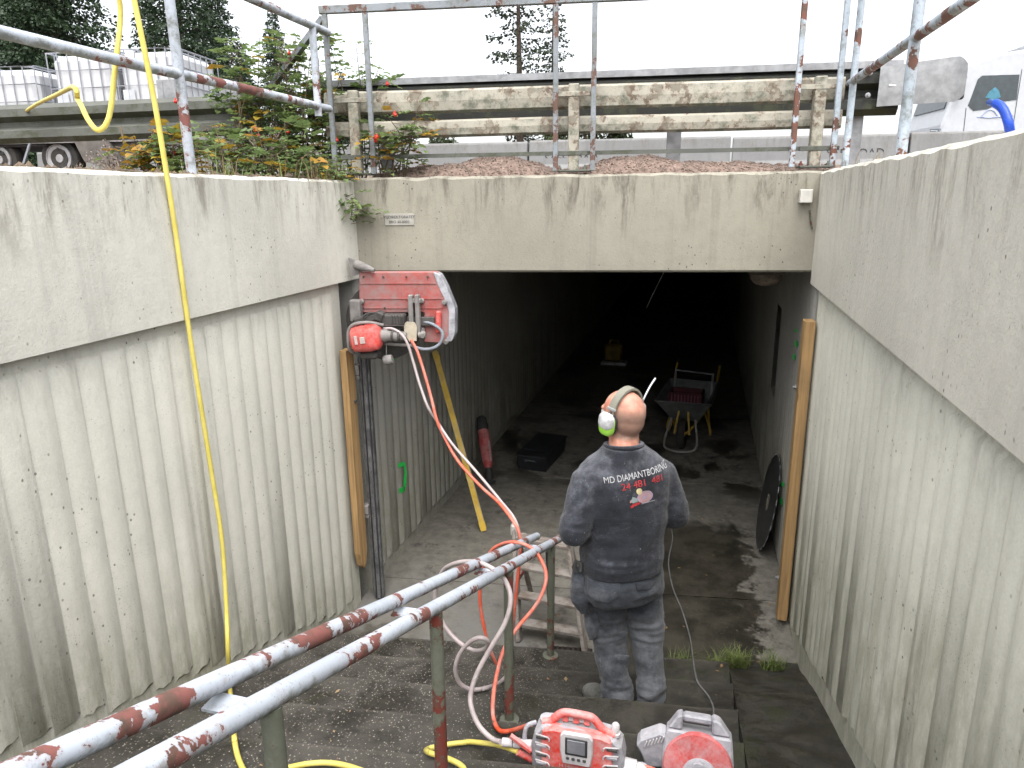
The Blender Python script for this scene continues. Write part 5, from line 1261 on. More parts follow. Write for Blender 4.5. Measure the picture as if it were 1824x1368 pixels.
# --- materials
def m_skin():
    m = Mat('skin', .5, spec=.4); p = m.pos()
    at_ = m.n('ShaderNodeAttribute'); at_.attribute_name = 'stubble'; f = at_.outputs['Fac']
    c = m.mx(m.ss(m.noise(p, 22, 4), .35, .65), (.44, .19, .13), (.58, .31, .225))
    c = m.mx(m.mul(m.ss(m.noise(p, 9, 3), .45, .65), .4), c, (.52, .19, .13))
    g = m.mul(f, m.math('ADD', .6, m.mul(m.ss(m.noise(p, 420, 2, .7), .25, .65), .4)))
    c = m.mx(m.mul(g, .85), c, (.20, .145, .115)); m.col(c)
    m.b.inputs['Subsurface Weight'].default_value = .12; m.b.inputs['Subsurface Radius'].default_value = (.012, .005, .003)
    m.bump(m.noise(p, 260, 3), .12, .002); return m.m
def m_cloth(name, base, dustc, dust, up, spots, wv=700, dsc=4.5, lo=.36, hi=.74, low=0):
    m = Mat(name, .9, spec=.15); p = m.pos(); nz = m.xyz(m.n('ShaderNodeNewGeometry').outputs['Normal'])[2]
    c = m.mx(m.ss(m.noise(p, 12, 4), .35, .65), tuple(k * .75 for k in base), tuple(k * 1.25 for k in base))
    d = m.math('ADD', m.noise(p, dsc, 4, .65, .6), m.mul(m.math('SUBTRACT', m.noise(p, dsc * 8, 4, .75), .5), .45))
    d = m.math('ADD', d, m.mul(nz, up))
    if low: d = m.math('ADD', d, m.mul(m.ss(m.xyz(p)[2], 1.05, .55), low))
    f = m.mul(m.ss(d, lo, hi), dust)
    c = m.mx(f, c, dustc)
    sp = m.mul(m.ss(m.vor(p, 70), .12, .05), m.ss(m.noise(p, 7, 3), .46, .6)); c = m.mx(m.mul(sp, spots), c, (.42, .42, .42))
    sp2 = m.mul(m.ss(m.vor(p, 19), .075, .03), m.ss(m.noise(p, 3.3, 2), .5, .6)); c = m.mx(m.mul(sp2, spots), c, (.36, .36, .36))
    m.col(c); m.b.inputs['Sheen Weight'].default_value = .15
    m.bump(m.math('ADD', m.math('ADD', m.mul(m.noise(p, wv, 2), .7), m.mul(m.noise(p, 45, 4, .7), 1.2)), m.mul(m.noise(m.map(p, (1, 1, 3), (0, 0, 0), (.5, .4, 0)), 16, 3, .6, 1.0), 2.2)), .5, .004); return m.m
M_SKIN = m_skin()
M_SHIRT = m_cloth('sweatshirt_navy', (.019, .021, .027), (.15, .155, .18), .75, .26, .6, dsc=3.2, lo=.50, hi=1.0)
M_TROUS = m_cloth('work_trousers', (.034, .039, .048), (.20, .205, .22), .7, .03, .4, dsc=4.2, lo=.36, hi=.92, low=.16)
M_BOOT = m_cloth('dusty_boots', (.04, .042, .035), (.15, .15, .14), .7, .08, .2)

# --- body: one continuous figure
head_c = L(.0, .050, 1.660); HY = R(57); HS = 1.13
HM = rotz(HY) @ Matrix.Rotation(R(9), 3, 'X') @ Matrix.Rotation(R(-3), 3, 'Y')
HM = HM @ Matrix.Scale(HS, 3)
def Hd(x, y, z): return head_c + HM @ V((x, y, z))
b = MB()
b.ball(Hd(0, -.012, .030), (.0775, .098, .090), HM, 28, 20)
b.ball(Hd(0, -.035, -.005), (.070, .072, .075), HM, 24, 16)
b.ball(Hd(0, .020, -.045), (.061, .072, .076), HM, 24, 16)
b.ball(Hd(0, .062, -.092), (.032, .028, .026), HM)
b.ball(Hd(0, .080, .020), (.048, .018, .014), HM)
b.tube([Hd(0, .085, .015), Hd(0, .100, -.012), Hd(0, .106, -.026)], [.010, .013, .016], 10); b.ball(Hd(0, .094, -.030), (.018, .014, .010), HM)
b.ball(Hd(0, .088, -.060), (.024, .012, .007), HM); b.ball(Hd(0, .087, -.071), (.020, .012, .008), HM)
for s in (-1, 1):
    b.ball(Hd(s * .042, .062, -.03), (.024, .022, .022), HM)
    b.ball(Hd(s * .077, -.004, -.008), (.010, .020, .032), HM @ Matrix.Rotation(s * .35, 3, 'Z'))
neck_b = L(0, .0, 1.44)
b.tube([Hd(0, -.018, -.04), Hd(0, -.022, -.085), neck_b.lerp(Hd(0, -.02, -.10), .45), neck_b], [.064, .072, .077, .095], 20)
b.ball(Hd(.0, -.066, -.072), (.050, .022, .011), HM); b.ball(Hd(.0, -.066, -.094), (.052, .024, .011), HM)
loft(b, [(L(0, 0, .90), pr, pf, .16, .11), (L(0, 0, 1.1), pr, pf, .165, .115), (L(0, 0, 1.3), pr, pf, .185, .115), (L(0, 0, 1.42), pr, pf, .17, .095), (L(0, 0, 1.47), pr, pf, .10, .07)])
shL, elL, wrL = L(-.185, .0, 1.375), L(-.285, -.075, 1.135), L(-.085, .185, 1.06)
shR, elR, wrR = L(.185, .0, 1.375), L(.275, -.02, 1.13), L(.085, .205, 1.08)
hips = [(Wd(-.135, .0, .88), Wd(-.115, .045, .50), Wd(-.045, .0, .09)), (Wd(.045, .07, .88), Wd(.085, .10, .50), Wd(.130, .03, .09))]
for S_, E_, W_ in ((shL, elL, wrL), (shR, elR, wrR)):
    b.tube([S_, S_.lerp(E_, .5), E_, E_.lerp(W_, .4), W_], [.062, .052, .044, .043, .029], 14)
    b.ball(E_, .044)
for H_, K_, A_ in hips:
    b.tube([H_, H_.lerp(K_, .5), K_, K_.lerp(A_, .35), A_, A_ - V((0, 0, .05))], [.085, .075, .056, .056, .038, .04], 14)
loft(b, [(L(0, 0, .80), pr, pf, .13, .09), (L(0, 0, .93), pr, pf, .155, .105)])
# hands: palm, four unequal bent fingers, a thumb from the side of the palm
def hand(W_, fwd, inn, s):
    fwd = fwd.normalized(); up_ = V((0, 0, 1)); side = fwd.cross(up_).normalized() * s
    pn = side.cross(fwd).normalized()
    M3 = Matrix((side, fwd, pn)).transposed(); pc_ = W_ + fwd * .055
    b.ball(pc_, (.040, .052, .017), M3, 18, 12)
    b.ball(W_ + fwd * .015, (.028, .03, .018), M3)
    dn = -pn if pn.z > 0 else pn
    for k, (ofs, ln) in enumerate(((-.030, .070), (-.010, .082), (.010, .076), (.029, .058))):
        p0 = pc_ + fwd * .040 + side * ofs; d1 = (fwd + dn * .35).normalized(); d2 = (fwd * .55 + dn).normalized(); d3 = (fwd * .05 + dn).normalized()
        p1 = p0 + d1 * ln * .46; p2 = p1 + d2 * ln * .32; p3 = p2 + d3 * ln * .24
        b.tube([p0 - fwd * .012, p0, p1, p2, p3], [.0095, .0100, .0092, .0086, .0072], 10); b.ball(p3, .0072, None, 8, 6)
    t0 = W_ + fwd * .03 - side * .030; t1 = t0 + (fwd * .75 - side * .75 + dn * .2).normalized() * .036; t2 = t1 + (fwd + dn * .35 - side * .1).normalized() * .030; t3 = t2 + (fwd + dn * .5 + side * .2).normalized() * .024
    b.tube([t0, t1, t2, t3], [.013, .0118, .0105, .0085], 10); b.ball(t3, .0085, None, 8, 6)
hand(wrL, (wrL - elL), pr, 1); hand(wrR, (wrR - elR), -pr, -1)
def scalp(co):
    return 0
pe = thing('person', BASE, 'bald worker in dusty dark sweatshirt and grey work trousers seen from behind', 'person')
body = voxel(b, 'body', M_SKIN, pe, .0062, 5)
ca = body.data.attributes.new('stubble', 'FLOAT', 'POINT')
HI = HM.inverted()
for v in body.data.vertices:
    h = HI @ (v.co + BASE - head_c); f = 0.0
    if h.z > -.12:
        f = sm((.092 - h.z) / .06) * sm((.030 - h.y) / .04) * sm((h.z + .085) / .02)
        f = max(f, sm((.035 - h.y) / .05) * .35 * sm((h.z + .06) / .03))
        f = max(f, .75 * sm((-.035 - h.z) / .02) * sm((h.y - .02) / .02) * sm((h.z + .13) / .02))
    ca.data[v.index].value = f
for s in (-1, 1):
    q = MB(); q.ball(Hd(s * .030, .080, .002), .0115, None, 14, 10); ey = q.build('eye', m_plain('eye_white', (.7, .68, .65), .2, var=.05, bump=0) if s < 0 else bpy.data.materials['eye_white'], pe)
    q = MB(); q.ball(Hd(s * .030, .0885, .002), (.0052, .0052, .0052), None, 12, 8); q.build('iris', m_plain('iris_brown', (.05, .04, .03), .2, bump=0) if s < 0 else bpy.data.materials['iris_brown'], ey)

# --- sweatshirt
b = MB()
loft(b, [(L(-.005, -.005, .83), pr, pf, .192, .148), (L(-.005, -.005, .86), pr, pf, .205, .158), (L(-.005, -.005, .94), pr, pf, .212, .162), (L(0, 0, 1.06), pr, pf, .208, .160), (L(0, .0, 1.18), pr, pf, .216, .160), (L(0, .0, 1.28), pr, pf, .228, .158), (L(0, .0, 1.36), pr, pf, .232, .150),
         (L(0, .004, 1.415), pr, pf, .222, .138), (L(0, .008, 1.455), pr, pf, .185, .120), (L(0, .012, 1.49), pr, pf, .135, .104), (L(0, .016, 1.525), pr, pf, .098, .096)])
for S_, E_, W_ in ((shL, elL, wrL), (shR, elR, wrR)):
    b.tube([S_ + (S_ - E_) * .18, S_, S_.lerp(E_, .45), S_.lerp(E_, .85), E_, E_.lerp(W_, .25), E_.lerp(W_, .65), E_.lerp(W_, .93)], [.045, .080, .082, .076, .072, .070, .061, .048], 18); b.ball(E_, .07)
def shirt_folds(p):
    q_ = p - BASE; a = noise.noise(V((q_.x * 5, q_.y * 5, q_.z * 9))) * .007 + noise.noise(V((q_.x * 16, q_.y * 16, q_.z * 24))) * .0028
    for E_ in (elL, elR):
        d = (p - E_).length; a += .007 * sm(1 - d / .17) * ridge(V((p.x * 14, p.y * 14, p.z * 22)))
    h = q_.z; a += .006 * sm(1 - abs(h - .95) / .12) * ridge(V((p.x * 5, p.y * 5, p.z * 20)))
    loc = (q_ - TC); u = loc.dot(pr)
    a += .009 * sm(1 - abs(abs(u) - .17) / .06) * sm(1 - abs(h - 1.22) / .2) * ridge(V((u * 14 + h * 7, 2, h * 7)))      # drag lines below the armpits
    a -= .006 * sm(1 - abs(u - .01 - .04 * math.sin(h * 9)) / .018) * sm(1 - abs(h - 1.32) / .16)                        # crease down the spine
    if h < .872: a -= .010                                                                                             # ribbed hem
    return a
sw = voxel(b, 'sweatshirt', M_SHIRT, pe, .0085, 7, shirt_folds)
q = MB(); q.tube([L(.090 * math.cos(t), .018 + .089 * math.sin(t), 1.523 - .012 * math.sin(t)) for t in [2 * math.pi * k / 28 for k in range(28)]], .011, 8, closed=True); q.build('collar', M_SHIRT, sw)
for wv_, el_ in ((wrL, elL), (wrR, elR)):
    d = (wv_ - el_); q = MB(); q.tube([el_ + d * .86, el_ + d * .90, el_ + d * .97], [.050, .045, .043], 14); q.build('cuff', M_SHIRT, sw)

# --- trousers
b = MB()
loft(b, [(L(-.01, 0, .97), pr, pf, .178, .135), (L(-.01, -.005, .88), pr, pf, .198, .150), (L(-.01, -.01, .80), pr, pf, .202, .155), (L(-.01, 0, .72), pr, pf, .185, .13)])
for i, (H_, K_, A_) in enumerate(hips):
    k_ = 1.0 if i == 0 else .94
    b.tube([H_, H_.lerp(K_, .35), H_.lerp(K_, .7), K_, K_.lerp(A_, .3), K_.lerp(A_, .65), A_ + V((0, 0, .05)), A_ + V((0, 0, -.060))], [.118 * k_, .116 * k_, .106 * k_, .094 * k_, .090 * k_, .080 * k_, .077 * k_, .071 * k_], 20)
def trouser_folds(p):
    q_ = p - BASE; h = q_.z
    a = noise.noise(V((q_.x * 6, q_.y * 6, q_.z * 8))) * .011 + noise.noise(V((q_.x * 19, q_.y * 19, q_.z * 26))) * .004
    a += .015 * sm(1 - abs(h - .50) / .13) * ridge(V((p.x * 7, p.y * 7, p.z * 24)))
    a += .018 * sm(1 - (h - .05) / .24) * ridge(V((p.x * 8 + h * 6, p.y * 8, p.z * 20)))
    a += .014 * sm(1 - abs(h - .74) / .13) * ridge(V((p.x * 9 + h * 8, p.y * 6, p.z * 13)))
    return a
tr_o = voxel(b, 'trousers', M_TROUS, pe, .0085, 5, trouser_folds)
tbv = BVHTree.FromPolygons([v.co + BASE for v in tr_o.data.vertices], [tuple(p.vertices) for p in tr_o.data.polygons])
def patch(name, pts, parent, mat_, off=.006, thick=.008):
    """a pocket or pad laid on the cloth: its outline is dropped onto the surface and given thickness"""
    out = []
    for px, py in pts:
        h = tbv.ray_cast(V((0, 0, CAMZ)), ray(px, py).normalized())[0]
        out.append(h if h else at(px, py, Y=3.25))
    c = sum(out, V((0, 0, 0))) / len(out); d = (V((0, 0, CAMZ)) - c).normalized(); d.z *= .3; d.normalize()
    q = MB(); n = len(out); vs = [p - d * .004 for p in out] + [p + d * off for p in out] + [p.lerp(c, .14) + d * (off + thick) for p in out] + [c + d * (off + thick * 1.2)]
    fs = [(k, (k + 1) % n, n + (k + 1) % n, n + k) for k in range(n)] + [(n + k, n + (k + 1) % n, 2 * n + (k + 1) % n, 2 * n + k) for k in range(n)] + [(2 * n + k, 2 * n + (k + 1) % n, 3 * n) for k in range(n)]
    q.add(vs, fs, True); return q.build(name, mat_, parent, sharp=70)
patch('seat_pocket', [(1046, 1028), (1075, 1034), (1105, 1036), (1104, 1062), (1085, 1074), (1062, 1070), (1046, 1060)], tr_o, M_TROUS)
patch('seat_pocket', [(1128, 1030), (1150, 1026), (1172, 1014), (1173, 1034), (1158, 1050), (1135, 1052)], tr_o, M_TROUS, .004)
patch('cargo_pocket', [(1040, 1092), (1062, 1090), (1070, 1110), (1064, 1135), (1050, 1140), (1042, 1118)], tr_o, M_TROUS)
patch('knee_patch', [(1068, 1172), (1100, 1166), (1122, 1168), (1118, 1190), (1092, 1196), (1070, 1190)], tr_o, M_TROUS, .003, .004)
b = MB()   # holster pocket hanging on the left hip
hp = [at(1030, 1012, Y=3.20), at(1030, 1040, Y=3.20), at(1033, 1068, Y=3.21), at(1042, 1090, Y=3.22)]
b.tube(hp, [.030, .042, .046, .022], 14, sx=1.0); b.tube([at(1022, 1015, Y=3.20), at(1040, 1020, Y=3.19)], .02, 10); b.ball(at(1052, 1062, Y=3.2), (.05, .03, .032))
voxel(b, 'holster_pocket', M_TROUS, tr_o, .006, 4, lambda p: .006 * noise.noise(p * 22))
q = MB(); q.tube([at(1026, 1020, Y=3.17), at(1022, 1010, Y=3.17), at(1026, 1000, Y=3.18), at(1034, 1004, Y=3.18), at(1034, 1018, Y=3.17)], .012, 8); q.build('tool_grip', M_RUB, tr_o)

# --- boots
for (H_, K_, A_), fa in ((hips[0], R(60)), (hips[1], R(8))):
    fd = V((-math.sin(fa), math.cos(fa), 0)) * 1.08; sd2 = V((fd.y, -fd.x, 0)).normalized() * 1.12; g = V((A_.x, A_.y, .30)); b = MB()
    loft(b, [(g - fd * .075 + V((0, 0, .03)), sd2, V((0, 0, 1)), .030, .026), (g - fd * .05 + V((0, 0, .045)), sd2, V((0, 0, 1)), .042, .043), (g + fd * .03 + V((0, 0, .05)), sd2, V((0, 0, 1)), .044, .048), (g + fd * .10 + V((0, 0, .042)), sd2, V((0, 0, 1)), .050, .040), (g + fd * .165 + V((0, 0, .038)), sd2, V((0, 0, 1)), .047, .036), (g + fd * .205 + V((0, 0, .030)), sd2, V((0, 0, 1)), .026, .024)], 20, 2.6)
    b.tube([g + V((0, 0, .04)), g - fd * .005 + V((0, 0, .17))], [.047, .052], 16)
    bo = voxel(b, 'boot', M_BOOT, pe, .0065, 4)
    q = MB(); out = [(-.085, .026), (-.085, -.026), (-.05, -.042), (.03, -.042), (.11, -.052), (.18, -.046), (.215, -.02), (.215, .02), (.18, .046), (.11, .052), (.03, .042), (-.05, .042)]
    q.prism([g + fd * x + sd2 * y + V((0, 0, .002)) for x, y in out], (0, 0, .022)); q.build('sole', M_RUB, bo)

# --- ear defenders
M_MUFW = m_plain('muff_white', (.55, .55, .56), .6, var=.25, sc=30, dust=.5, dustc=(.30, .30, .30), dsc=18)
M_MUFG = m_plain('muff_green', (.30, .62, .05), .45, var=.15, dust=.2)
M_BAND = m_plain('headband', (.19, .185, .15), .85, var=.15, bump=.3, bsc=300)
ed = thing('ear_defenders', Hd(0, 0, 0), 'white and lime green ear defenders worn on the worker\'s head', 'ear defenders')
q = MB(); pts = []; N = 26
for k in range(N + 1):
    t = math.pi * (.13 + .74 * k / N); pts.append((math.cos(t) * .0935, -.012, .018 + math.sin(t) * .112))
vs, fs = [], []
for i, (x, y, z) in enumerate(pts):
    nx, nz_ = x / .0935, (z - .018) / .112; ln = math.hypot(nx, nz_); nx /= ln; nz_ /= ln
    for dy, dr in ((-.019, 0), (-.017, .009), (.017, .009), (.019, 0)): vs.append(Hd(x + nx * dr, y + dy, z + nz_ * dr))
for i in range(N):
    for e in range(4): fs.append((i * 4 + e, i * 4 + (e + 1) % 4, i * 4 + 4 + (e + 1) % 4, i * 4 + 4 + e))
fs += [(0, 1, 2, 3), tuple(N * 4 + e for e in range(4))]
q.add(vs, fs, True); q.build('headband', M_BAND, ed)
for s in (-1, 1):
    q = MB(); q.box(Hd(s * .0925, -.012, .062), (.012, .046, .014), HM @ Matrix.Rotation(s * -.25, 3, 'Y'), .003); q.build('band_clip', m_plain('clip_grey', (.22, .22, .21), .6) if s < 0 else bpy.data.materials['clip_grey'], ed)
    q = MB()
    for dy in (-.022, .010): q.tube(spline([Hd(s * .095, -.012 + dy * .4, .058), Hd(s * .104, -.010 + dy, .035), Hd(s * .112, -.006 + dy * 1.1, .012), Hd(s * .116, dy * 1.1, -.012)], 4), .0022, 6)
    q.build('wire_yoke', M_GALV, ed)
    for nm, mt, z0, prof in (('ear_cup', M_MUFW, -.006, None),):
        # rounded rectangular cup: white outer shell, green lower half, dark cushion against the head
        def cup(q, zc, hz, prof, p=3.2, hy=.036):
            vs, fs = [], []; n = 30
            for sc1, dx in prof:
                for k in range(n):
                    a = 2 * math.pi * k / n; ca_, sa_ = math.cos(a), math.sin(a); d = (abs(ca_) ** p + abs(sa_) ** p) ** (-1 / p)
                    vs.append(Hd(s * dx, -.002 + ca_ * d * hy * sc1, zc + sa_ * d * hz * sc1))
            for i in range(len(prof) - 1):
                for k in range(n): fs.append((i * n + k, i * n + (k + 1) % n, (i + 1) * n + (k + 1) % n, (i + 1) * n + k))
            fs += [tuple(range(n)), tuple((len(prof) - 1) * n + k for k in range(n))]; q.add(vs, fs, True)
        q = MB(); cup(q, -.014, .047, [(1.0, .090), (1.0, .104), (.93, .113), (.75, .1185), (.0, .1195)]); cu = q.build('ear_cup', M_MUFG, ed)
        q = MB(); cup(q, .006, .036, [(1.03, .098), (1.03, .110), (.95, .118), (.8, .1225), (.0, .1235)], hy=.036); q.build('cup_shell', M_MUFW, cu)
        q = MB(); cup(q, -.012, .044, [(1.0, .074), (1.06, .082), (1.0, .090)]); q.build('cushion', M_RUB, cu)
q = MB(); q.tube(spline([Hd(.108, .0, -.02), Hd(.112, -.012, .03), Hd(.122, -.02, .075), Hd(.150, -.02, .115), Hd(.178, -.02, .142)], 4), [.0045] * 17, 8); q.build('antenna', m_plain('antenna_white', (.62, .63, .66), .4, bump=0), ed)

# --- print on the back, laid onto the cloth
sbv = BVHTree.FromPolygons([v.co + BASE for v in sw.data.vertices], [tuple(p.vertices) for p in sw.data.polygons])
def on_back(px, py): return sbv.ray_cast(V((0, 0, CAMZ)), ray(px, py).normalized())[0] or L(0, -.15, 1.3)
def lay(o3, off=.0022):
    h, n_, _, _ = sbv.ray_cast(o3 - pf * .4, pf)
    return (h + n_ * off) if h else o3
def print_back(name, vs, fs, c, mat_, width=None, off=.0022, parent=None, rot=0.0, bend=0.0):
    if width:
        x0, x1 = min(v.x for v in vs), max(v.x for v in vs); k = width / (x1 - x0); vs = [V(((v.x - (x0 + x1) / 2) * k, v.y, 0)) for v in vs]
    q = MB(); out = []
    for v in vs:
        x, y = v.x * math.cos(rot) - v.y * math.sin(rot), v.x * math.sin(rot) + v.y * math.cos(rot) - bend * v.x ** 2
        out.append(lay(c + pr * x + V((0, 0, y)), off))
    q.add(out, fs); return q.build(name, mat_, sw, recalc=False)
M_PRW = m_plain('print_white', (.36, .36, .37), .8, var=.3, sc=60); M_PRR = m_plain('print_red', (.34, .028, .032), .8, var=.35, sc=60)
TROT = R(6)
tv, tf = text_mesh('MD DIAMANTBORING', .042); print_back('back_lettering', tv, tf, on_back(1137, 846), M_PRW, .335, rot=TROT)
tv, tf = text_mesh('24 481  481', .046); print_back('phone_number', tv, tf, on_back(1145, 861), M_PRR, .215, rot=TROT)
def blob(cx, cy, rx_, ry_, n=18, a0=0): return [V((cx + rx_ * math.cos(a0 + 2 * math.pi * k / n), cy + ry_ * math.sin(a0 + 2 * math.pi * k / n), 0)) for k in range(n)]
lc = on_back(1143, 887)
def emb(pts, col_, off=.0026): print_back('back_emblem', pts, [tuple(range(len(pts)))], lc, col_, None, off, rot=TROT)
E1, E2, E3, E4 = m_plain('print_mauve', (.30, .22, .27), .8), m_plain('print_cream', (.42, .36, .20), .8), m_plain('print_pink', (.45, .22, .19), .8), m_plain('print_grey', (.14, .17, .17), .8)
emb(blob(.018, .002, .042, .030), E1); emb(blob(.016, .000, .027, .019), E3, .0030); emb(blob(.016, .001, .022, .014), E1, .0034)
emb(blob(-.008, .034, .014, .016), E2, .003)
emb([V((-.058, -.040, 0)), V((-.010, -.026, 0)), V((-.008, -.016, 0)), V((-.045, -.020, 0)), V((-.062, -.030, 0))], M_PRR, .003)
emb([V((-.060, -.004, 0)), V((-.046, -.018, 0)), V((-.022, -.014, 0)), V((-.018, .002, 0)), V((-.044, .014, 0)), V((-.050, .002, 0))], E4, .003)
emb([V((-.064, -.012, 0)), V((-.052, -.014, 0)), V((-.050, -.002, 0)), V((-.060, .0, 0))], E3, .0034)
emb([V((-.006, -.030, 0)), V((.068, -.030, 0)), V((.068, -.0275, 0)), V((-.006, -.0275, 0))], M_PRW, .003)
# ================================================================ vegetation along the wall tops
M_ROSE = m_leaf('rose_leaf', (.13, .20, .07), (.20, .26, .10), .4)
M_ROSEY = m_leaf('rose_leaf_autumn', (.30, .24, .03), (.36, .18, .03), .35)
M_STEM = m_plain('rose_stem', (.10, .075, .045), .8, var=.3)
M_HIP = m_plain('rose_hip', (.48, .03, .015), .3, var=.15, bump=0)
M_GRASS = m_leaf('grass_blade', (.13, .18, .05), (.22, .25, .09), .35)
M_DRY = m_leaf('dry_grass', (.28, .22, .12), (.20, .15, .08), .25)
M_WEED = m_plain('dry_weed', (.20, .16, .14), .9, var=.3)
def leaflet(q, p, d, nrm, ln, w):
    d = d.normalized(); s_ = d.cross(nrm).normalized(); n_ = s_.cross(d).normalized()
    a = p; t = p + d * ln - n_ * ln * .12; m1 = p + d * ln * .35; m2 = p + d * ln * .72
    q.add([a, m1 + s_ * w + n_ * w * .35, m2 + s_ * w * .8 + n_ * w * .25, t, m2, m1, m2 - s_ * w * .8 + n_ * w * .25, m1 - s_ * w + n_ * w * .35],
          [(0, 1, 5), (1, 2, 4, 5), (2, 3, 4), (0, 5, 7), (5, 4, 6, 7), (4, 3, 6)])
def rose_leaf(q, p, d, r_, size):
    d = d.normalized(); side = d.cross(V((0, 0, 1)))
    if side.length < .1: side = V((1, 0, 0))
    side.normalize(); nrm = (side.cross(d) + V((r_.uniform(-.4, .4), r_.uniform(-.4, .4), .3))).normalized()
    ln = .105 * size
    for k in range(2):
        c = p + d * ln * (.30 + .36 * k) - V((0, 0, .25 * ln * (k / 3) ** 2))
        for s_ in (-1, 1): leaflet(q, c, side * s_ + d * .55, nrm, .050 * size * r_.uniform(.85, 1.15), .0225 * size)
    leaflet(q, p + d * ln * .95 - V((0, 0, .2 * ln)), d, nrm, .056 * size, .024 * size)
def rose(label, stems, seed, yellow=.1, hips=(), size=1.0, lf=13, group=None, droop=.0):
    r_ = random.Random(seed); base = V(stems[0][0])
    t = thing('rose_bush', base, label, 'shrub', group)
    st, lv, ly = MB(), MB(), MB(); tips = []
    for a, b in stems:
        a, b = V(a), V(b); mid = a.lerp(b, .5) + V((r_.uniform(-.07, .07), r_.uniform(-.07, .07), r_.uniform(.0, .1)))
        pts = spline([a, mid, b], 6); st.tube(pts, [.006 - .004 * k / (len(pts) - 1) for k in range(len(pts))], 5)
        for k in range(lf):
            u = .22 + .78 * k / (lf - 1); i = min(len(pts) - 2, int(u * (len(pts) - 1))); f = u * (len(pts) - 1) - i; p = pts[i].lerp(pts[i + 1], f)
            an = r_.random() * 6.28; d = V((math.cos(an), math.sin(an), r_.uniform(-.35, .55) - droop))
            q = ly if r_.random() < yellow * (1.6 - u) else lv
            p2 = p + d.normalized() * r_.uniform(.02, .09); st.tube([p, p2], .0018, 4, caps=False)
            rose_leaf(q, p2, d, r_, size * r_.uniform(.8, 1.25))
        tips.append(pts)
    lv.build('foliage', M_ROSE, t, recalc=False)
    if ly.v: ly.build('autumn_foliage', M_ROSEY, t, recalc=False)
    st.build('stems', M_STEM, t, recalc=False)
    for h in hips:
        q = MB(); q.ball(h, (.013, .013, .012), None, 12, 8); q.lathe([(.004, .010), (.006, .016), (.002, .022)], 6, h); q.build('hip', M_HIP, t)
    return t
r3 = random.Random(12)
gz = lambda x, o_: ground_z(x, o_)
stems = []
for k in range(46):
    x = r3.uniform(-3.35, -2.42); o_ = r3.uniform(.18, .50); a = P(x, o_, 3.05)
    tx = x + r3.uniform(-.28, .30); tz = 3.38 + .85 * r3.random() ** .7
    lim = 4.16 - .50 * max(0, tx + 2.65) - .25 * max(0, -3.15 - tx)
    stems.append((a, P(tx, o_ + r3.uniform(-.12, .15), min(tz, lim))))
rose('large rose bush with red hips growing by the left end of the white fence', stems, 1, .12,
     [at(515, 95, off=.25), at(703, 203, off=.1), at(671, 244, off=.05), at(669, 251, off=.05), at(600, 250, off=.12), at(513, 235, off=.1), at(461, 242, off=.1), at(690, 150, off=.2)], 1.0, 13)
stems = [(P(-2.15 + r3.uniform(-.1, .1), .2, 3.12), P(-2.05 + r3.uniform(-.18, .2), .10 + r3.uniform(-.05, .12), 3.35 + r3.uniform(0, .28))) for k in range(10)]
rose('small rose shoot with yellow leaves climbing the first white post', stems, 5, .28, [at(668, 246, off=.02), at(704, 205, off=.05)], .9, 8)
# low clump further left and trailing shoots
stems = []
for k in range(14):
    c = at(r3.uniform(280, 325), 305, off=-1.0); stems.append((V((c.x, c.y, 3.08)), c + V((r3.uniform(-.12, .12), r3.uniform(-.1, .1), r3.uniform(.05, .24)))))
rose('low rose clump with yellow leaves beside the yellow hose on the wall top', stems, 9, .55, [at(313, 181, off=-.6), at(310, 272, off=-1.0), at(287, 297, off=-1.05)], .95, 7)
stems = []
for k in range(26):
    px = r3.uniform(360, 560); o_ = r3.uniform(-.45, .1); c = at(px, 300, off=o_); stems.append((V((c.x, c.y, 3.08)), V((c.x + r3.uniform(-.1, .1), c.y + r3.uniform(-.08, .08), 3.2 + .30 * r3.random()))))
rose('low rose undergrowth along the top of the left wall', stems, 14, .16, [at(455, 232, off=-.2), at(540, 285, off=-.1)], .95, 8)
stems = [(at(600, 318, off=.0), at(575, 345, off=-.06)), (at(585, 318, off=-.05), at(545, 335, off=-.10)), (at(600, 316, off=-.02), at(605, 338, off=-.07)), (at(570, 316, off=-.1), at(560, 328, off=-.14)), (at(560, 312, off=-.1), at(590, 330, off=-.1)), (at(575, 312, off=-.08), at(560, 348, off=-.12)), (at(605, 312, off=-.03), at(590, 345, off=-.09)), (at(545, 310, off=-.12), at(540, 322, off=-.16))]
rose('rose branch with two hips drooping over the corner of the left wall', stems, 17, .2, [at(577, 335, off=-.09), at(597, 336, off=-.08)], .85, 8, droop=.3)
stems = [(at(608, 345, off=-.06), at(626, 388, off=-.08)), (at(612, 358, off=-.06), at(640, 392, off=-.10)), (at(612, 360, off=-.06), at(618, 400, off=-.09))]
rose('dark green rose sprig hanging in front of the portal beam', stems, 19, .0, [], .8, 11, droop=.2)
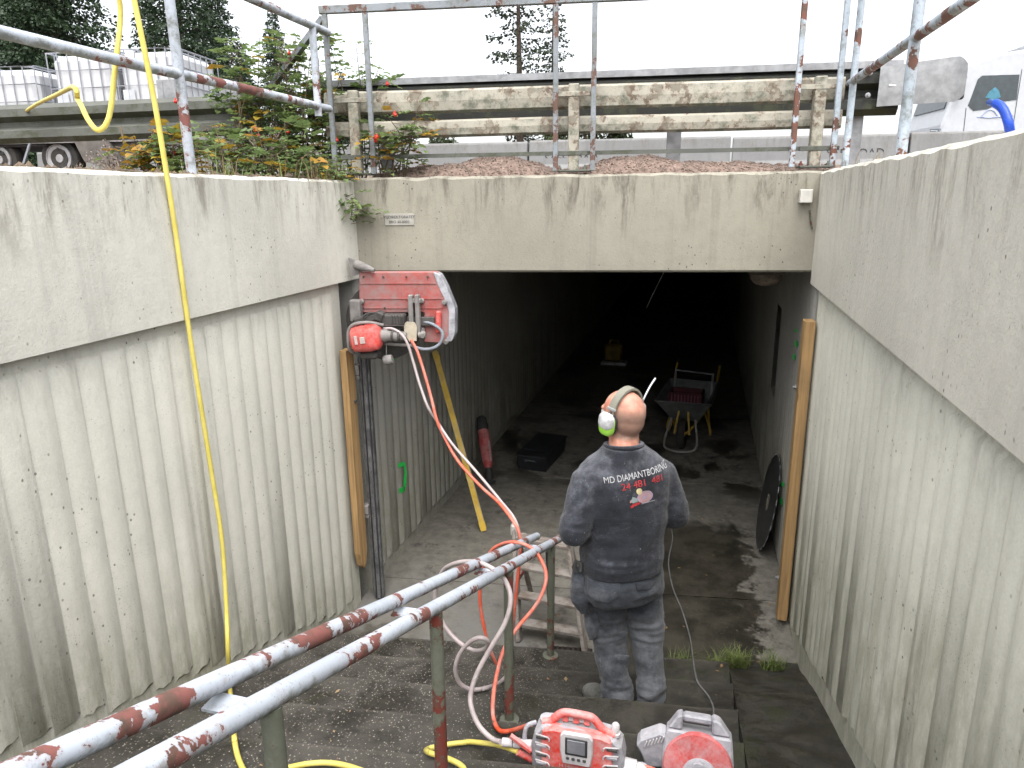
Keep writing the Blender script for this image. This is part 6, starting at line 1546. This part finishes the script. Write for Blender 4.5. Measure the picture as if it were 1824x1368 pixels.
# grass on the wall top (uncountable)
def grass(name, label, spots, mat_, seed, hmin, hmax, w=.003, lean=.5):
    r_ = random.Random(seed); q = MB()
    for p in spots:
        h = r_.uniform(hmin, hmax); a = r_.random() * 6.28; d = V((math.cos(a), math.sin(a), 0)); s_ = V((-d.y, d.x, 0)) * w * r_.uniform(.7, 1.3); ln = lean * r_.uniform(.3, 1.2) * h
        m_ = p + V((0, 0, h * .6)) + d * ln * .35; t = p + V((0, 0, h * r_.uniform(.8, 1.0))) + d * ln
        q.add([p - s_, p + s_, m_ + s_ * .7, t, m_ - s_ * .7], [(0, 1, 2, 4), (4, 2, 3)])
    return tag(q.build(name, mat_, recalc=False), label, 'grass', kind='stuff')
sp = []
for k in range(4200):
    x = r3.uniform(-4.4, -2.35); o_ = r3.uniform(-1.6, .35) if r3.random() < .5 else r3.uniform(-.35, .35)
    if x > -2.7 and o_ < HO: o_ = max(o_, -1.5); z = 3.12
    else: z = gz(x, o_)
    dens = .5 + .5 * noise.noise(V((x * 2.5, o_ * 2.5, 8)))
    if o_ < -.5: dens *= .45
    if r3.random() < dens: sp.append(P(x, o_, z - .005))
grass('grass', 'green grass along the top of the left wall', sp[::2], M_GRASS, 2, .06, .22)
grass('grass', 'dry straw coloured grass among the roses', sp[1::2], M_DRY, 3, .05, .20)
sp = [P(.95 + r3.uniform(-.1, .12), r3.uniform(-.35, .15), 3.14) for _ in range(26)]
grass('grass', 'few dry blades on the right wall top', sp, M_DRY, 4, .06, .16, .0025)
sp = []
while len(sp) < 900:
    x = r3.uniform(-.08, .66); c = SY + sk(x) + .05 + abs(r3.gauss(0, .06))
    if noise.noise(V((x * 5, 0, 4))) + .25 > r3.random() * .6: yy = max(c, SY + sk(x) + .004); sp.append(V((x, yy, max(0, ramp_z(yy - .12 * (x - .52))) if x > RX else .0)))
grass('grass', 'tuft of green grass in the joint at the foot of the stairs', sp, M_GRASS, 6, .04, .14, .0024, .9)
# dry weeds: branched brown seed heads
def weed(label, p, h, seed, n=9):
    r_ = random.Random(seed); t = thing('dry_weed', p, label, 'weed', 'dry weeds on the left wall top'); st, hd = MB(), MB()
    for k in range(n):
        tip = p + V((r_.uniform(-.16, .16), r_.uniform(-.1, .1), h * r_.uniform(.6, 1.1))); pts = spline([p, p.lerp(tip, .5) + V((r_.uniform(-.03, .03), 0, .03)), tip], 4); st.tube(pts, .0025, 4)
        for j in range(26):
            c = pts[-1 - j % 5] + V((r_.gauss(0, .018), r_.gauss(0, .018), r_.gauss(0, .014))); s_ = .006; a = V((r_.gauss(0, 1), r_.gauss(0, 1), r_.gauss(0, 1))).normalized() * s_; b_ = a.orthogonal().normalized() * s_ * .7
            hd.add([c - a, c + b_, c + a, c - b_], [(0, 1, 2, 3)])
    st.build('stalks', M_WEED, t, recalc=False); hd.build('seed_heads', M_WEED, t, recalc=False)
weed('brown seeding weed in front of the rose bush', V((at(470, 300, off=-.05).x, at(470, 300, off=-.05).y, 3.1)), .38, 1, 11)
weed('smaller brown weed left of the low roses', V((at(400, 300, off=-.3).x, at(400, 300, off=-.3).y, 3.1)), .26, 2)
weed('thin grey weed by the trailer wheel', V((at(220, 305, off=-.9).x, at(220, 305, off=-.9).y, 3.1)), .24, 3, 7)
weed('low grey weed in front of the trailer', V((at(180, 305, off=-1.0).x, at(180, 305, off=-1.0).y, 3.1)), .12, 4, 12)
# bare twigs
for k, (a, b) in enumerate((((190, 300), (285, 306)), ((205, 262), (300, 300)), ((260, 300), (275, 235)), ((228, 300), (215, 225)))):
    q = MB(); p0, p1 = at(a[0], a[1], off=-.8), at(b[0], b[1], off=-.75); q.tube(spline([p0, p0.lerp(p1, .5) + V((0, 0, .03)), p1], 5), .006, 6)
    labs_ = ['bare twig lying along the wall top', 'bare twig slanting down towards the yellow hose', 'upright bare twig left of the railing post', 'upright bare twig in front of the trailer']
    tag(q.build('bare_twig', M_STEM), labs_[k], 'twig')
# soil crumbs and litter on the wall top, leaf litter on floor and steps
q = MB()
for k in range(900):
    y = r3.uniform(-.5, 4.5); x = r3.uniform(-2.70, -2.42); s_ = r3.uniform(.004, .016) * (1 if r3.random() < .9 else 2); c = V((x, y, 3.128 + s_ * .4))
    vs = [c + V((r3.uniform(.6, 1.4) * a, r3.uniform(.6, 1.4) * b_, r3.uniform(.5, 1) * d)) * s_ for a, b_, d in ((1, 0, 0), (-1, 0, 0), (0, 1, 0), (0, -1, 0), (0, 0, 1), (0, 0, -1))]
    q.add(vs, [(0, 2, 4), (2, 1, 4), (1, 3, 4), (3, 0, 4), (2, 0, 5), (1, 2, 5), (3, 1, 5), (0, 3, 5)])
tag(q.build('soil_crumbs', M_SOIL, recalc=False), 'dark soil crumbs along the top of the left wall', 'soil', kind='stuff')
q = MB()
M_LITTER = m_leaf('leaf_litter', (.16, .08, .04), (.30, .22, .12), .1)
for k in range(120):
    x = r3.uniform(-2.2, .68); y = r3.uniform(1.9, 7.0); z = 0.004
    if y < nose_y(0, min(x, RX - .01)): z = post_z(y, min(x, RX - .02)) + .006
    if x > RX and y < 4.2: continue
    c = V((x, y, z)); a = r3.random() * 6.28; s_ = r3.uniform(.006, .02); d = V((math.cos(a), math.sin(a), 0)); e = V((-d.y, d.x, 0))
    q.add([c - d * s_, c + e * s_ * .5 + V((0, 0, .003)), c + d * s_ + V((0, 0, .004)), c - e * s_ * .5 + V((0, 0, .002))], [(0, 1, 2, 3)])
tag(q.build('leaf_litter', M_LITTER, recalc=False), 'scattered dead leaves and chips on floor and steps', 'leaf litter', kind='stuff')
